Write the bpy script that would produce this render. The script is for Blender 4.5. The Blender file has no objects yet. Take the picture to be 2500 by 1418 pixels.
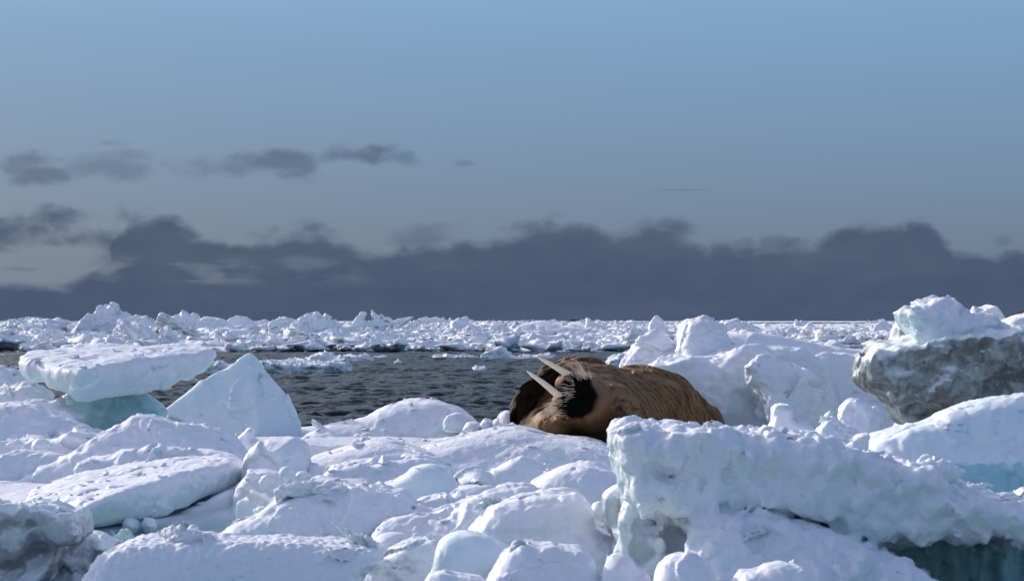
import bpy, bmesh, math, random
import numpy as np
from mathutils import Vector, Matrix

# ------------------------------------------------------------------ camera, sky, sun, exposure
sc = bpy.context.scene
C = sc.collection
F_PX, CX, HY, HC = 5000.0, 1250.0, 783.0, 1.9        # focal length in photo pixels, image centre, horizon row, eye height

cam_d = bpy.data.cameras.new('camera')
cam = bpy.data.objects.new('camera', cam_d)
C.objects.link(cam)
cam.location = (0, 0, HC)
cam.rotation_euler = (math.radians(90), 0, 0)
cam_d.sensor_width = 36.0
cam_d.lens = 36.0 * F_PX / 2500.0
cam_d.shift_y = (HY - 709.0) / 2500.0
cam_d.clip_start = 0.1
cam_d.clip_end = 80000
cam_d.dof.use_dof = True
cam_d.dof.focus_distance = 27.0
cam_d.dof.aperture_fstop = 7.0
sc.camera = cam

SUN_AZ = -47.0      # degrees from straight ahead, negative to the left
SUN_EL = 21.5
az, el = math.radians(SUN_AZ), math.radians(SUN_EL)
to_sun = Vector((math.sin(az) * math.cos(el), math.cos(az) * math.cos(el), math.sin(el)))
sun_d = bpy.data.lights.new('sun', 'SUN')
sun_d.energy = 2.0
sun_d.angle = math.radians(0.55)
sun_d.color = (1.0, 0.965, 0.95)
sun = bpy.data.objects.new('sun', sun_d)
C.objects.link(sun)
sun.rotation_euler = (-to_sun).to_track_quat('-Z', 'Y').to_euler()
sun.location = (-20, 20, 30)

sc.view_settings.view_transform = 'Standard'
sc.view_settings.look = 'None'
sc.view_settings.exposure = 0.62
sc.view_settings.gamma = 1.0
sc.view_settings.use_curve_mapping = False
sc.render.engine = 'CYCLES'
sc.cycles.use_denoising = True
try:
    sc.cycles.denoiser = 'OPENIMAGEDENOISE'
    sc.cycles.denoising_input_passes = 'RGB_ALBEDO_NORMAL'
except Exception:
    pass
sc.cycles.max_bounces = 8
sc.cycles.diffuse_bounces = 5
sc.cycles.glossy_bounces = 3
sc.cycles.caustics_reflective = False
sc.cycles.caustics_refractive = False


class NT:
    """short-hand for building node trees"""
    def __init__(s, tree):
        s.t = tree
        tree.nodes.clear()

    def n(s, kind, **kw):
        nd = s.t.nodes.new(kind)
        ins = kw.pop('ins', {})
        for k, v in kw.items():
            setattr(nd, k, v)
        for k, v in ins.items():
            s.put(nd.inputs[k], v)
        return nd

    def put(s, sock, v):
        if isinstance(v, bpy.types.NodeSocket):
            s.t.links.new(v, sock)
        else:
            sock.default_value = v

    def m(s, op, a, b=0.0, c=0.0, clamp=False):
        nd = s.n('ShaderNodeMath', operation=op, use_clamp=clamp)
        for i, v in enumerate((a, b, c)):
            s.put(nd.inputs[i], v)
        return nd.outputs[0]

    def mr(s, v, a, b, c=0.0, d=1.0, kind='SMOOTHSTEP'):
        nd = s.n('ShaderNodeMapRange', interpolation_type=kind)
        for i, x in enumerate((v, a, b, c, d)):
            s.put(nd.inputs[i], x)
        return nd.outputs[0]

    def mix(s, f, a, b):
        nd = s.n('ShaderNodeMix', data_type='RGBA')
        s.put(nd.inputs[0], f)
        s.put(nd.inputs[6], a)
        s.put(nd.inputs[7], b)
        return nd.outputs[2]

    def noise(s, vec, scale, detail=4.0, rough=0.55, dist=0.0):
        nd = s.n('ShaderNodeTexNoise')
        s.put(nd.inputs['Vector'], vec)
        nd.inputs['Scale'].default_value = scale
        nd.inputs['Detail'].default_value = detail
        nd.inputs['Roughness'].default_value = rough
        nd.inputs['Distortion'].default_value = dist
        return nd.outputs[0]


def rgb(r, g, b):
    return (r, g, b, 1.0)


def build_world():
    w = bpy.data.worlds.new('World')
    sc.world = w
    w.use_nodes = True
    w.cycles.sampling_method = 'MANUAL'
    w.cycles.sample_map_resolution = 512
    N = NT(w.node_tree)
    STR = 0.15
    sky = N.n('ShaderNodeTexSky', sky_type='NISHITA', sun_disc=False)
    sky.sun_elevation = el
    sky.sun_rotation = az
    sky.altitude = 0
    sky.air_density = 0.85
    sky.dust_density = 2.0
    sky.ozone_density = 0.3
    co = N.n('ShaderNodeTexCoord').outputs['Generated']
    sep = N.n('ShaderNodeSeparateXYZ', ins={0: co})
    x, y, z = sep.outputs
    azn = N.m('ARCTAN2', x, y)                       # azimuth, radians
    eln = N.m('ARCSINE', z)                          # elevation, radians
    U = N.m('MULTIPLY', azn, 5.0)                    # 1 unit = 1000 px of the photograph
    V = N.m('MULTIPLY', eln, 5.0)
    vec = N.n('ShaderNodeCombineXYZ', ins={0: U, 1: N.m('MULTIPLY', V, 1.7), 2: 0.37}).outputs[0]
    # veil of thin grey-blue air towards the horizon, the same all the way round
    k = 0.65 / STR          # the view is exposed 0.62 stops up
    veil_f = N.mr(V, 0.6, 2.2, 1.0, 0.0, 'SMOOTHERSTEP')
    veil_c = N.mix(N.mr(V, 0.15, 0.85, 0.0, 1.0, 'LINEAR'), rgb(.133 * k, .196 * k, .287 * k), rgb(.205 * k, .372 * k, .59 * k))
    col = N.mix(N.m('MULTIPLY', veil_f, 0.97), sky.outputs[0], veil_c)
    n0 = N.noise(vec, 2.2, 1.0, 0.5, 0.0)
    n1 = N.noise(vec, 5.5, 5.0, 0.58, 0.0)
    n2 = N.noise(vec, 15.0, 4.0, 0.62, 0.0)
    s0, s1, s2 = (N.m('MULTIPLY', N.m('SUBTRACT', q_, .5), 4.0) for q_ in (n0, n1, n2))      # about -1 to 1
    wob = N.n('ShaderNodeTexNoise', ins={'Vector': vec, 'Scale': 9.0, 'Detail': 2.0})
    wv = N.n('ShaderNodeVectorMath', operation='MULTIPLY_ADD')
    N.put(wv.inputs[0], wob.outputs['Color'])
    wv.inputs[1].default_value = (.09, .09, 0)
    N.put(wv.inputs[2], vec)
    vo = N.n('ShaderNodeTexVoronoi', feature='F1', ins={'Vector': wv.outputs[0], 'Scale': 8.0, 'Detail': 1.0, 'Roughness': .55})
    vo.normalize = True
    puff = N.m('ADD', N.m('MULTIPLY', N.m('SUBTRACT', .36, vo.outputs['Distance']), 3.4), N.m('ADD', N.m('MULTIPLY', s1, .35), N.m('MULTIPLY', s2, .18)))
    nn = N.m('ADD', N.m('MULTIPLY', s1, .35), N.m('MULTIPLY', puff, .6))
    # bank of cloud along the horizon: its top follows a profile in azimuth
    fc = N.n('ShaderNodeFloatCurve')
    cm = fc.mapping.curves[0]
    prof = [(-0.2, .15), (0.0, .10), (0.06, .09), (.095, .12), (.125, .215), (.15, .255), (.185, .22), (.225, .185),
            (.25, .20), (.30, .225), (.335, .215), (.365, .175), (.40, .18), (.45, .195), (.50, .215), (.56, .225),
            (.64, .235), (.69, .21), (.74, .195), (.79, .205), (.85, .232), (.90, .215), (.93, .165), (1.0, .155), (1.2, .17)]
    x0, x1 = -1.25 * 1.2, 1.25 * 1.2
    pts = [((CXN - .5) * 2.5, h) for CXN, h in prof]
    while len(cm.points) > 2:
        cm.points.remove(cm.points[0])
    uu = [min(1, max(0, (p[0] - x0) / (x1 - x0))) for p in pts]
    cm.points[0].location = (uu[0], pts[0][1] * 3)
    cm.points[1].location = (uu[-1], pts[-1][1] * 3)
    for u_, p in list(zip(uu, pts))[1:-1]:
        cm.points.new(u_, p[1] * 3)
    fc.mapping.update()
    N.put(fc.inputs['Value'], N.mr(U, x0, x1, 0.0, 1.0, 'LINEAR'))
    H = N.m('DIVIDE', fc.outputs[0], 3.0)
    dens = N.m('ADD', N.m('DIVIDE', N.m('SUBTRACT', H, V), .05), N.m('ADD', N.m('MULTIPLY', puff, .8), N.m('MULTIPLY', s0, .22)))
    bank = N.mr(dens, -0.25, 0.75)
    # ragged clouds above and beside it
    def blob(px, py, rx, ry, amp=1.0, nz=1.25):
        du = N.m('DIVIDE', N.m('SUBTRACT', U, (px - CX) / 1000.0), rx / 1000.0)
        dv = N.m('DIVIDE', N.m('SUBTRACT', V, (HY - py) / 1000.0), ry / 1000.0)
        r2 = N.m('ADD', N.m('MULTIPLY', du, du), N.m('MULTIPLY', dv, dv))
        g = N.m('SUBTRACT', 1.0, N.m('SQRT', r2))
        return N.m('MULTIPLY', N.mr(N.m('ADD', N.m('MULTIPLY', g, .9), N.m('MULTIPLY', nn, nz)), 0.0, 1.1), amp)
    dsum = bank
    for b in [(60, 425, 170, 40, .6), (235, 412, 130, 36, .42), (690, 402, 115, 40, .68), (590, 420, 120, 32, .45), (872, 384, 105, 26, .68),
              (1140, 399, 26, 9, .3), (70, 565, 250, 62, .9), (190, 590, 120, 40, .7), (300, 640, 240, 34, .8), (70, 660, 90, 14, .7), (1670, 466, 110, 3.4, .6, .12),
              (1060, 585, 130, 40, .5), (1508, 545, 22, 12, .4), (2425, 596, 26, 20, .3), (280, 358, 45, 10, .22)]:
        dsum = N.m('MAXIMUM', dsum, blob(*b))
    # thin bright gaps low in the bank on the left
    st0 = N.m('MULTIPLY', N.m('SUBTRACT', N.noise(N.n('ShaderNodeCombineXYZ', ins={0: U, 1: N.m('MULTIPLY', V, 5.0), 2: 9.3}).outputs[0], 3.2, 3.0, .55), .5), 3.0)
    gap = N.m('MULTIPLY', blob(760, 640, 120, 22, .38), 1.0)
    gap = N.m('MAXIMUM', gap, blob(110, 645, 190, 24, .6))
    gap = N.m('MAXIMUM', gap, blob(480, 688, 130, 8, .55))
    side = N.mr(U, -1.05, .1, 1.0, 0.0)
    band = N.m('MULTIPLY', N.mr(V, .075, .105), N.mr(V, .12, .17, 1.0, 0.0))
    gap = N.m('MAXIMUM', gap, N.m('MULTIPLY', N.m('MULTIPLY', side, band), N.mr(N.m('ADD', nn, st0), -.1, .7, 0.0, .75)))
    low = N.mr(V, 0.05, 0.10, 1.0, 0.0)
    dsum = N.m('MAXIMUM', N.m('SUBTRACT', dsum, gap), N.m('MULTIPLY', low, 0.97), clamp=True)
    # cloud colour: darker and bluer low down, thin and greyer at the tops
    vst = N.n('ShaderNodeCombineXYZ', ins={0: U, 1: N.m('MULTIPLY', V, 6.0), 2: 4.1}).outputs[0]
    st = N.m('MULTIPLY', N.m('SUBTRACT', N.noise(vst, 2.6, 4.0, .55), .5), 2.6)
    cvar = N.m('ADD', N.mr(V, 0.06, 0.26, .12, .42), N.m('ADD', N.m('MULTIPLY', st, .30), N.m('MULTIPLY', puff, -.16)), clamp=True)
    ccol = N.mix(cvar, rgb(.062 * k, .094 * k, .158 * k), rgb(.112 * k, .145 * k, .215 * k))
    col = N.mix(N.m('MULTIPLY', dsum, 0.96), col, ccol)
    bg = N.n('ShaderNodeBackground', ins={'Color': col, 'Strength': STR})
    out = N.n('ShaderNodeOutputWorld')
    w.node_tree.links.new(bg.outputs[0], out.inputs[0])


build_world()

# ------------------------------------------------------------------ numeric helpers
rng = np.random.default_rng(7)
random.seed(7)
TAB = rng.random((64, 64, 64)).astype(np.float32).ravel()
CELL = rng.random((4096, 3)).astype(np.float32)


def P(px, py, Y):
    return np.array([(px - CX) / F_PX * Y, Y, HC - (py - HY) / F_PX * Y])


def vnoise(p):
    i = np.floor(p).astype(np.int32)
    f = (p - i).astype(np.float32)
    f = f * f * f * (f * (f * 6 - 15) + 10)
    i0, i1 = i & 63, (i + 1) & 63
    x0, x1 = i0[:, 0] * 4096, i1[:, 0] * 4096
    y0, y1 = i0[:, 1] * 64, i1[:, 1] * 64
    z0, z1 = i0[:, 2], i1[:, 2]
    fx, fy, fz = f[:, 0], f[:, 1], f[:, 2]
    a = TAB[x0 + y0 + z0]; a = a + fx * (TAB[x1 + y0 + z0] - a)
    b = TAB[x0 + y1 + z0]; b = b + fx * (TAB[x1 + y1 + z0] - b)
    c = TAB[x0 + y0 + z1]; c = c + fx * (TAB[x1 + y0 + z1] - c)
    d = TAB[x0 + y1 + z1]; d = d + fx * (TAB[x1 + y1 + z1] - d)
    a = a + fy * (b - a)
    c = c + fy * (d - c)
    return a + fz * (c - a)                       # 0..1


ROT = np.array([[0.36, 0.48, -0.8], [-0.8, 0.6, 0.0], [0.48, 0.64, 0.6]], dtype=np.float32)


def fbm(p, octv=3, gain=0.5):
    s, a, t = 0.0, 1.0, 0.0
    q = p.astype(np.float32)
    for o in range(octv):
        s = s + a * (vnoise(q) * 2 - 1)
        t += a
        a *= gain
        q = (q @ ROT) * 2.03 + 11.7
    return s / t


def worley(p):
    i = np.floor(p).astype(np.int32)
    f = (p - i).astype(np.float32)
    best = np.full(len(p), 9.0, np.float32)
    for dx in (-1, 0, 1):
        for dy in (-1, 0, 1):
            for dz in (-1, 0, 1):
                h = ((i[:, 0] + dx) * 73856093 ^ (i[:, 1] + dy) * 19349663 ^ (i[:, 2] + dz) * 83492791) & 4095
                q = CELL[h]
                d = (q[:, 0] + dx - f[:, 0]) ** 2 + (q[:, 1] + dy - f[:, 1]) ** 2 + (q[:, 2] + dz - f[:, 2]) ** 2
                best = np.minimum(best, d)
    return np.sqrt(best)


def facet(p):
    """broken faces: a random tilt in every Voronoi cell"""
    i = np.floor(p).astype(np.int32)
    f = (p - i).astype(np.float32)
    best = np.full(len(p), 9.0, np.float32)
    val = np.zeros(len(p), np.float32)
    for dx in (-1, 0, 1):
        for dy in (-1, 0, 1):
            for dz in (-1, 0, 1):
                h = ((i[:, 0] + dx) * 73856093 ^ (i[:, 1] + dy) * 19349663 ^ (i[:, 2] + dz) * 83492791) & 4095
                q = CELL[h]
                ax, ay, az_ = q[:, 0] + dx - f[:, 0], q[:, 1] + dy - f[:, 1], q[:, 2] + dz - f[:, 2]
                d = ax * ax + ay * ay + az_ * az_
                n = CELL[(h * 7 + 13) & 4095] * 2 - 1
                w = ax * n[:, 0] + ay * n[:, 1] + az_ * n[:, 2] + n[:, 0] * .35
                m = d < best
                best = np.where(m, d, best)
                val = np.where(m, w, val)
    return val


def smin(a, b, k):
    if k <= 0:
        return np.minimum(a, b)
    h = np.clip(0.5 + 0.5 * (b - a) / k, 0, 1)
    return b + (a - b) * h - k * h * (1 - h)


def smax(a, b, k):
    return -smin(-a, -b, k)


def poly_sdf(x, z, poly):
    d = np.full(np.broadcast(x, z).shape, 1e9, np.float32)
    s = np.zeros(d.shape, bool)
    n = len(poly)
    for i in range(n):
        ax, az_ = poly[i]
        bx, bz = poly[(i + 1) % n]
        ex, ez = bx - ax, bz - az_
        wx, wz = x - ax, z - az_
        t = np.clip((wx * ex + wz * ez) / (ex * ex + ez * ez + 1e-12), 0, 1)
        d = np.minimum(d, (wx - ex * t) ** 2 + (wz - ez * t) ** 2)
        c = ((az_ <= z) & (bz > z)) | ((az_ > z) & (bz <= z))
        with np.errstate(divide='ignore', invalid='ignore'):
            xx = ax + (z - az_) / (bz - az_ if bz != az_ else 1e-9) * ex
        s ^= c & (x < xx)
    d = np.sqrt(d)
    return np.where(s, -d, d)


def chaikin(poly, it=1):
    for _ in range(it):
        out = []
        n = len(poly)
        for i in range(n):
            a, b = np.array(poly[i], float), np.array(poly[(i + 1) % n], float)
            out += [tuple(a * .78 + b * .22), tuple(a * .22 + b * .78)]
        poly = out
    return poly


# each primitive: (bbox_min, bbox_max, function of the grid)
def sil(pts, Y, T, r=0.1, lean=0.0, back=0.15, cut=1, ext=True):
    """a body with the given front outline (photo pixels), front face at distance Y, depth T metres, rounded by r"""
    Yc = Y + T * 0.45
    if Y < 21.5 and ext:                       # near blocks reach down into the gaps between them
        pm = max(p[1] for p in pts)
        pts = [(a, b + 55 if b > pm - 35 else b) for a, b in pts]
    poly = [tuple(P(a, b, Yc)[[0, 2]]) for a, b in pts]
    if cut:
        poly = chaikin(poly, cut)
    xs, zs = [p[0] for p in poly], [p[1] for p in poly]
    zb, zt = min(zs), max(zs)
    zm = zb + 0.35 * (zt - zb)
    dl = abs(lean) * (zt - zb)

    def ev(X, Yg, Z):
        d2 = poly_sdf(X[:, 0, :], Z[0, 0, :][None, :], poly)[:, None, :]
        v = np.maximum((Y + lean * (Z - zm)) - Yg, Yg - (Y + T - back * (Z - zm)))
        v = v / math.sqrt(1 + lean * lean)
        u, w = d2 + r, v + r
        return np.minimum(np.maximum(u, w), 0) + np.sqrt(np.maximum(u, 0) ** 2 + np.maximum(w, 0) ** 2) - r
    return (np.array([min(xs), Y - dl, zb]), np.array([max(xs), Y + T + dl * .3 + .05, zt]), ev)


def hull(pts3, k=0.03):
    """convex body through points given as (px, py, distance)"""
    pts = [P(*p) for p in pts3]
    bm = bmesh.new()
    vs = [bm.verts.new(p) for p in pts]
    bmesh.ops.convex_hull(bm, input=vs)
    bm.normal_update()
    c = np.mean(pts, axis=0)
    pl = []
    for f in bm.faces:
        n = np.array(f.normal)
        o = float(n @ np.array(f.verts[0].co))
        if n @ c - o > 0:
            n, o = -n, -o
        if not any(np.dot(n, q[0]) > 0.996 for q in pl):
            pl.append((n, o))
    bm.free()
    a = np.array(pts)
    k = min(k, .07 * float((a.max(0) - a.min(0)).min()))

    def ev(X, Yg, Z):
        s = 0.0
        for n, o in pl:
            s = s + np.exp(np.clip((n[0] * X + n[1] * Yg + n[2] * Z - o) / k, -60, 60))
        return k * np.log(s + 1e-30) - .7 * k
    return (a.min(0), a.max(0), ev)


def ell(px, py, Y, rx, rz, ry, ang=0.0, yaw=0.0):
    """ellipsoid: centre in photo pixels at distance Y, radii rx, rz in pixels and ry in metres"""
    s = Y / F_PX
    c = P(px, py, Y)
    r = np.array([rx * s, ry, rz * s])
    a, b = math.radians(ang), math.radians(yaw)
    ca, sa, cb, sb = math.cos(a), math.sin(a), math.cos(b), math.sin(b)
    R = float(max(r))

    def ev(X, Yg, Z):
        x, y, z = X - c[0], Yg - c[1], Z - c[2]
        x, z = ca * x + sa * z, -sa * x + ca * z
        x, y = cb * x + sb * y, -sb * x + cb * y
        k0 = np.sqrt((x / r[0]) ** 2 + (y / r[1]) ** 2 + (z / r[2]) ** 2)
        k1 = np.sqrt((x / r[0] ** 2) ** 2 + (y / r[1] ** 2) ** 2 + (z / r[2] ** 2) ** 2)
        return k0 * (k0 - 1) / (k1 + 1e-9)
    ext = r if (ang == 0 and yaw == 0) else np.array([R, R, R])
    return (c - ext, c + ext, ev)


def surface_nets(F, org, h):
    S = F < 0
    cs = np.zeros(tuple(n - 1 for n in F.shape), np.int8)
    for dx in (0, 1):
        for dy in (0, 1):
            for dz in (0, 1):
                cs += S[dx:F.shape[0] - 1 + dx, dy:F.shape[1] - 1 + dy, dz:F.shape[2] - 1 + dz]
    act = (cs > 0) & (cs < 8)
    idx = np.argwhere(act)
    cor = [(a, b, c) for a in (0, 1) for b in (0, 1) for c in (0, 1)]
    val = {c: F[idx[:, 0] + c[0], idx[:, 1] + c[1], idx[:, 2] + c[2]] for c in cor}
    acc = np.zeros((len(idx), 3), np.float32)
    cnt = np.zeros(len(idx), np.float32)
    for a in cor:
        for ax in range(3):
            if a[ax] == 0:
                b = tuple(1 if i == ax else a[i] for i in range(3))
                va, vb = val[a], val[b]
                m = (va < 0) != (vb < 0)
                t = np.where(m, va / np.where(m, va - vb, 1), 0)
                for i in range(3):
                    acc[:, i] += np.where(m, a[i] + (t if i == ax else 0), 0)
                cnt += m
    v = (idx + acc / cnt[:, None]) * h + org
    vid = np.full(act.shape, -1, np.int32)
    vid[act] = np.arange(len(idx))
    quads = []
    for ax in range(3):
        sl0 = [slice(1, -1)] * 3
        sl1 = [slice(1, -1)] * 3
        sl0[ax], sl1[ax] = slice(0, -1), slice(1, None)
        A, B = S[tuple(sl0)], S[tuple(sl1)]
        e = np.argwhere(A != B)
        sg = A[e[:, 0], e[:, 1], e[:, 2]]
        o = [1, 1, 1]
        o[ax] = 0
        e = e + np.array(o)
        b, c = (ax + 1) % 3, (ax + 2) % 3
        def cell(db, dc):
            q = e.copy()
            q[:, b] += db
            q[:, c] += dc
            return vid[q[:, 0], q[:, 1], q[:, 2]]
        q = np.stack([cell(-1, -1), cell(0, -1), cell(0, 0), cell(-1, 0)], 1)
        q = np.where(sg[:, None], q, q[:, ::-1])
        quads.append(q)
    return v, np.concatenate(quads)


def mesh_from(name, v, q, smooth=True):
    me = bpy.data.meshes.new(name)
    me.vertices.add(len(v))
    me.vertices.foreach_set('co', np.ascontiguousarray(v, np.float32).ravel())
    n = q.shape[1]
    me.loops.add(q.size)
    me.loops.foreach_set('vertex_index', np.ascontiguousarray(q, np.int32).ravel())
    me.polygons.add(len(q))
    me.polygons.foreach_set('loop_start', np.arange(0, q.size, n, dtype=np.int32))
    me.polygons.foreach_set('loop_total', np.full(len(q), n, np.int32))
    me.polygons.foreach_set('use_smooth', np.full(len(q), smooth, bool))
    me.update(calc_edges=True)
    return me


def field_mesh(prims, h, noise, seed, ystretch=1.6, post=None):
    """prims: list of (op, smoothing, primitive); noise: list of (kind, amp, wavelength[, stretch]) in metres"""
    lo = np.min([p[2][0] for p in prims if p[0] == '+'], 0)
    hi = np.max([p[2][1] for p in prims if p[0] == '+'], 0)
    amp = sum(n[1] for n in noise)
    hv = np.array([h, h * ystretch, h])
    lo = lo - amp - hv * 3
    hi = hi + amp + hv * 3
    n = np.maximum(np.ceil((hi - lo) / hv).astype(int) + 1, 6)
    X = (lo[0] + np.arange(n[0]) * hv[0])[:, None, None].astype(np.float32)
    Y = (lo[1] + np.arange(n[1]) * hv[1])[None, :, None].astype(np.float32)
    Z = (lo[2] + np.arange(n[2]) * hv[2])[None, None, :].astype(np.float32)
    d = None
    for op, k, pr in prims:
        e = np.broadcast_to(pr[2](X, Y, Z), tuple(n)).astype(np.float32)
        if d is None:
            d = e.copy()
        elif op == '+':
            d = smin(d, e, k)
        else:
            d = smax(d, -e, k)
    off = (np.array([seed * 3.17, seed * 7.31, seed * 1.77]) % 61).astype(np.float32)
    left = amp
    for nz in sorted(noise, key=lambda n_: -n_[1]):          # coarse layers first, each on a narrower shell
        mk = np.abs(d) < left * 1.35 + h * 3
        left -= nz[1]
        p = (lo + np.argwhere(mk) * hv).astype(np.float32)
        kind, a, wl = nz[:3]
        st = np.array(nz[3] if len(nz) > 3 else (1, 1, 1), np.float32)
        q = p * st / wl + off
        if kind == 'f':
            dd = a * fbm(q, 3) * 1.3
        elif kind == 'b':
            dd = -a * (np.abs(fbm(q, 2)) * 3.0 - 0.7)
        elif kind == 'r':
            dd = a * (np.abs(fbm(q, 2)) * 3.0 - 0.7)
        elif kind == 'k':
            dd = a * facet(q + .3 * vnoise(q * 2.3 + 5)[:, None]) * 1.2
        else:
            dd = a * (worley(q) - 0.5) * 1.6
        d[mk] += dd
    if post is not None:
        d = post(d, X, Y, Z)
    d[[0, -1]] = np.maximum(d[[0, -1]], h)
    d[:, [0, -1]] = np.maximum(d[:, [0, -1]], h)
    d[:, :, [0, -1]] = np.maximum(d[:, :, [0, -1]], h)
    return surface_nets(d, lo, hv)


def link(name, me, m, parent=None):
    o = bpy.data.objects.new(name, me)
    C.objects.link(o)
    if me is not None and m is not None and not me.materials:
        me.materials.append(m)
    if parent is not None:
        o.parent = parent
    return o


def tag(o, label=None, cat=None, group=None, kind=None):
    if label: o['label'] = label
    if cat: o['category'] = cat
    if group: o['group'] = group
    if kind: o['kind'] = kind
    return o


def rebase(v):
    loc = np.array([(v[:, 0].min() + v[:, 0].max()) / 2, (v[:, 1].min() + v[:, 1].max()) / 2, v[:, 2].min()])
    return v - loc, loc


# ------------------------------------------------------------------ materials
MAT = {}


def ice_material(name, snow=(.85, .835, .905), ice=(.60, .74, .80), lo=-.15, hi=.55, var=.5, dirt=0.0, dirt_col=(.20, .195, .18), dscale=3.0,
                 sss=.55, radius=(.55, .8, 1.0), scale=.10, bump=.5, bscale=30.0, rough_ice=.28, speck=0.0, slush=None):
    m = bpy.data.materials.new(name)
    m.use_nodes = True
    N = NT(m.node_tree)
    tc = N.n('ShaderNodeTexCoord').outputs['Object']
    oi = N.n('ShaderNodeObjectInfo').outputs['Random']
    vec = N.n('ShaderNodeVectorMath', operation='ADD')
    N.put(vec.inputs[0], tc)
    cmb = N.n('ShaderNodeCombineXYZ', ins={0: N.m('MULTIPLY', oi, 37.0), 1: N.m('MULTIPLY', oi, 13.0), 2: 0.0})
    N.put(vec.inputs[1], cmb.outputs[0])
    v = vec.outputs[0]
    nz = N.n('ShaderNodeSeparateXYZ', ins={0: N.n('ShaderNodeNewGeometry').outputs['Normal']}).outputs[2]
    a = N.noise(v, dscale * 1.3, 5, .6)
    b = N.noise(v, bscale * .5, 5, .6)
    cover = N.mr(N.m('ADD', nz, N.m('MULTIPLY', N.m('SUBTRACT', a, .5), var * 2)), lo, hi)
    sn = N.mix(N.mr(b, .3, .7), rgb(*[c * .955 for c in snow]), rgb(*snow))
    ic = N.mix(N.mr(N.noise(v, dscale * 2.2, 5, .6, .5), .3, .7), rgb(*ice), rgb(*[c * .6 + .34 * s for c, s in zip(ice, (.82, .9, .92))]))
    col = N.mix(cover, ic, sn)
    if dirt > 0:
        d = N.mr(N.m('ADD', N.noise(v, dscale, 10, .72, .8), N.m('MULTIPLY', N.m('SUBTRACT', .35, nz), .2)), .64 - dirt * .3, .76 - dirt * .3)
        col = N.mix(N.m('MULTIPLY', d, .9), col, rgb(*dirt_col))
    if speck > 0:
        s = N.mr(N.noise(v, bscale * 1.7, 2, .5), .78, .84)
        col = N.mix(N.m('MULTIPLY', s, speck), col, rgb(.12, .12, .12))
    if slush is not None:               # wet blue slush in the low ground of the floe
        pz = N.n('ShaderNodeSeparateXYZ', ins={0: tc}).outputs[2]
        col = N.mix(N.mr(N.m('ADD', pz, N.m('MULTIPLY', N.m('SUBTRACT', a, .5), .12)), slush - .07, slush + .05, .85, 0.0), col, rgb(.36, .52, .56))
    bs = N.n('ShaderNodeBsdfPrincipled')
    N.put(bs.inputs['Base Color'], col)
    N.put(bs.inputs['Roughness'], N.mr(cover, 0, 1, rough_ice, .62, 'LINEAR'))
    bs.inputs['IOR'].default_value = 1.31
    bs.inputs['Specular IOR Level'].default_value = .5
    bs.inputs['Subsurface Weight'].default_value = sss
    bs.inputs['Subsurface Radius'].default_value = radius
    bs.inputs['Subsurface Scale'].default_value = scale
    h1 = N.noise(v, bscale, 6, .65)
    h2 = N.noise(v, bscale * .22, 4, .6)
    hh = N.m('ADD', N.m('MULTIPLY', h1, .6), h2)
    bp = N.n('ShaderNodeBump')
    bp.inputs['Strength'].default_value = bump
    bp.inputs['Distance'].default_value = 1.0 / bscale
    N.put(bp.inputs['Height'], hh)
    N.put(bs.inputs['Normal'], bp.outputs[0])
    out = N.n('ShaderNodeOutputMaterial')
    m.node_tree.links.new(bs.outputs[0], out.inputs[0])
    MAT[name] = m
    return m


ice_material('snow', ice=(.585, .685, .705), lo=-.42, hi=.22, var=.3, sss=0, bump=.36)
ice_material('floe_snow', lo=-.8, hi=-.1, bump=.7, bscale=22, speck=.2, sss=0)
ice_material('floe_ground', lo=-.8, hi=-.1, bump=.6, bscale=22, speck=.2, sss=0, slush=.15)
ice_material('ice', ice=(.53, .685, .705), lo=-.2, hi=.4, sss=.2, scale=.05, bump=.5)
ice_material('blue_ice', ice=(.69, .765, .775), lo=-.1, hi=.55, bump=.5, sss=.3, scale=.08)
ice_material('smooth_blue', snow=(.78, .84, .90), ice=(.68, .775, .83), lo=.2, hi=.8, bump=.35, sss=.4, scale=.15, var=.3)
ice_material('turquoise_ice', snow=(.83, .86, .92), ice=(.33, .58, .68), lo=.2, hi=.55, bump=.25, sss=.5, scale=.12, var=.2)
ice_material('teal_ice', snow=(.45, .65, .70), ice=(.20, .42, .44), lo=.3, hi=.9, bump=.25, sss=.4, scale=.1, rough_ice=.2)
ice_material('green_ice', snow=(.80, .83, .86), ice=(.13, .18, .16), lo=.0, hi=.3, bump=.3, var=.15, rough_ice=.3, sss=0)
ice_material('grey_ice', snow=(.82, .83, .87), ice=(.42, .45, .48), lo=-.05, hi=.5, dirt=.2, dirt_col=(.24, .25, .27), sss=.1)
ice_material('dirty_ice', snow=(.80, .81, .83), ice=(.11, .14, .135), lo=.1, hi=.65, dirt=.1, dirt_col=(.12, .125, .12), dscale=3.0, var=.22, bump=.4, sss=.1)
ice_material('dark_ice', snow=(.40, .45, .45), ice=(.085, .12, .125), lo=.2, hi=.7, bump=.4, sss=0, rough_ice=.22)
ice_material('tan_ice', snow=(.80, .78, .74), ice=(.52, .49, .43), lo=-.1, hi=.5, dirt=.5, dirt_col=(.24, .2, .15), dscale=1.2, bscale=6, sss=0)
ice_material('pack_snow', snow=(.86, .85, .91), ice=(.60, .68, .73), lo=-.5, hi=.15, dscale=.7, bscale=5, bump=.7, sss=0)
ice_material('pack_grey', snow=(.82, .84, .88), ice=(.36, .41, .41), lo=-.2, hi=.3, dscale=.7, bscale=5, bump=.7, sss=0)


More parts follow.
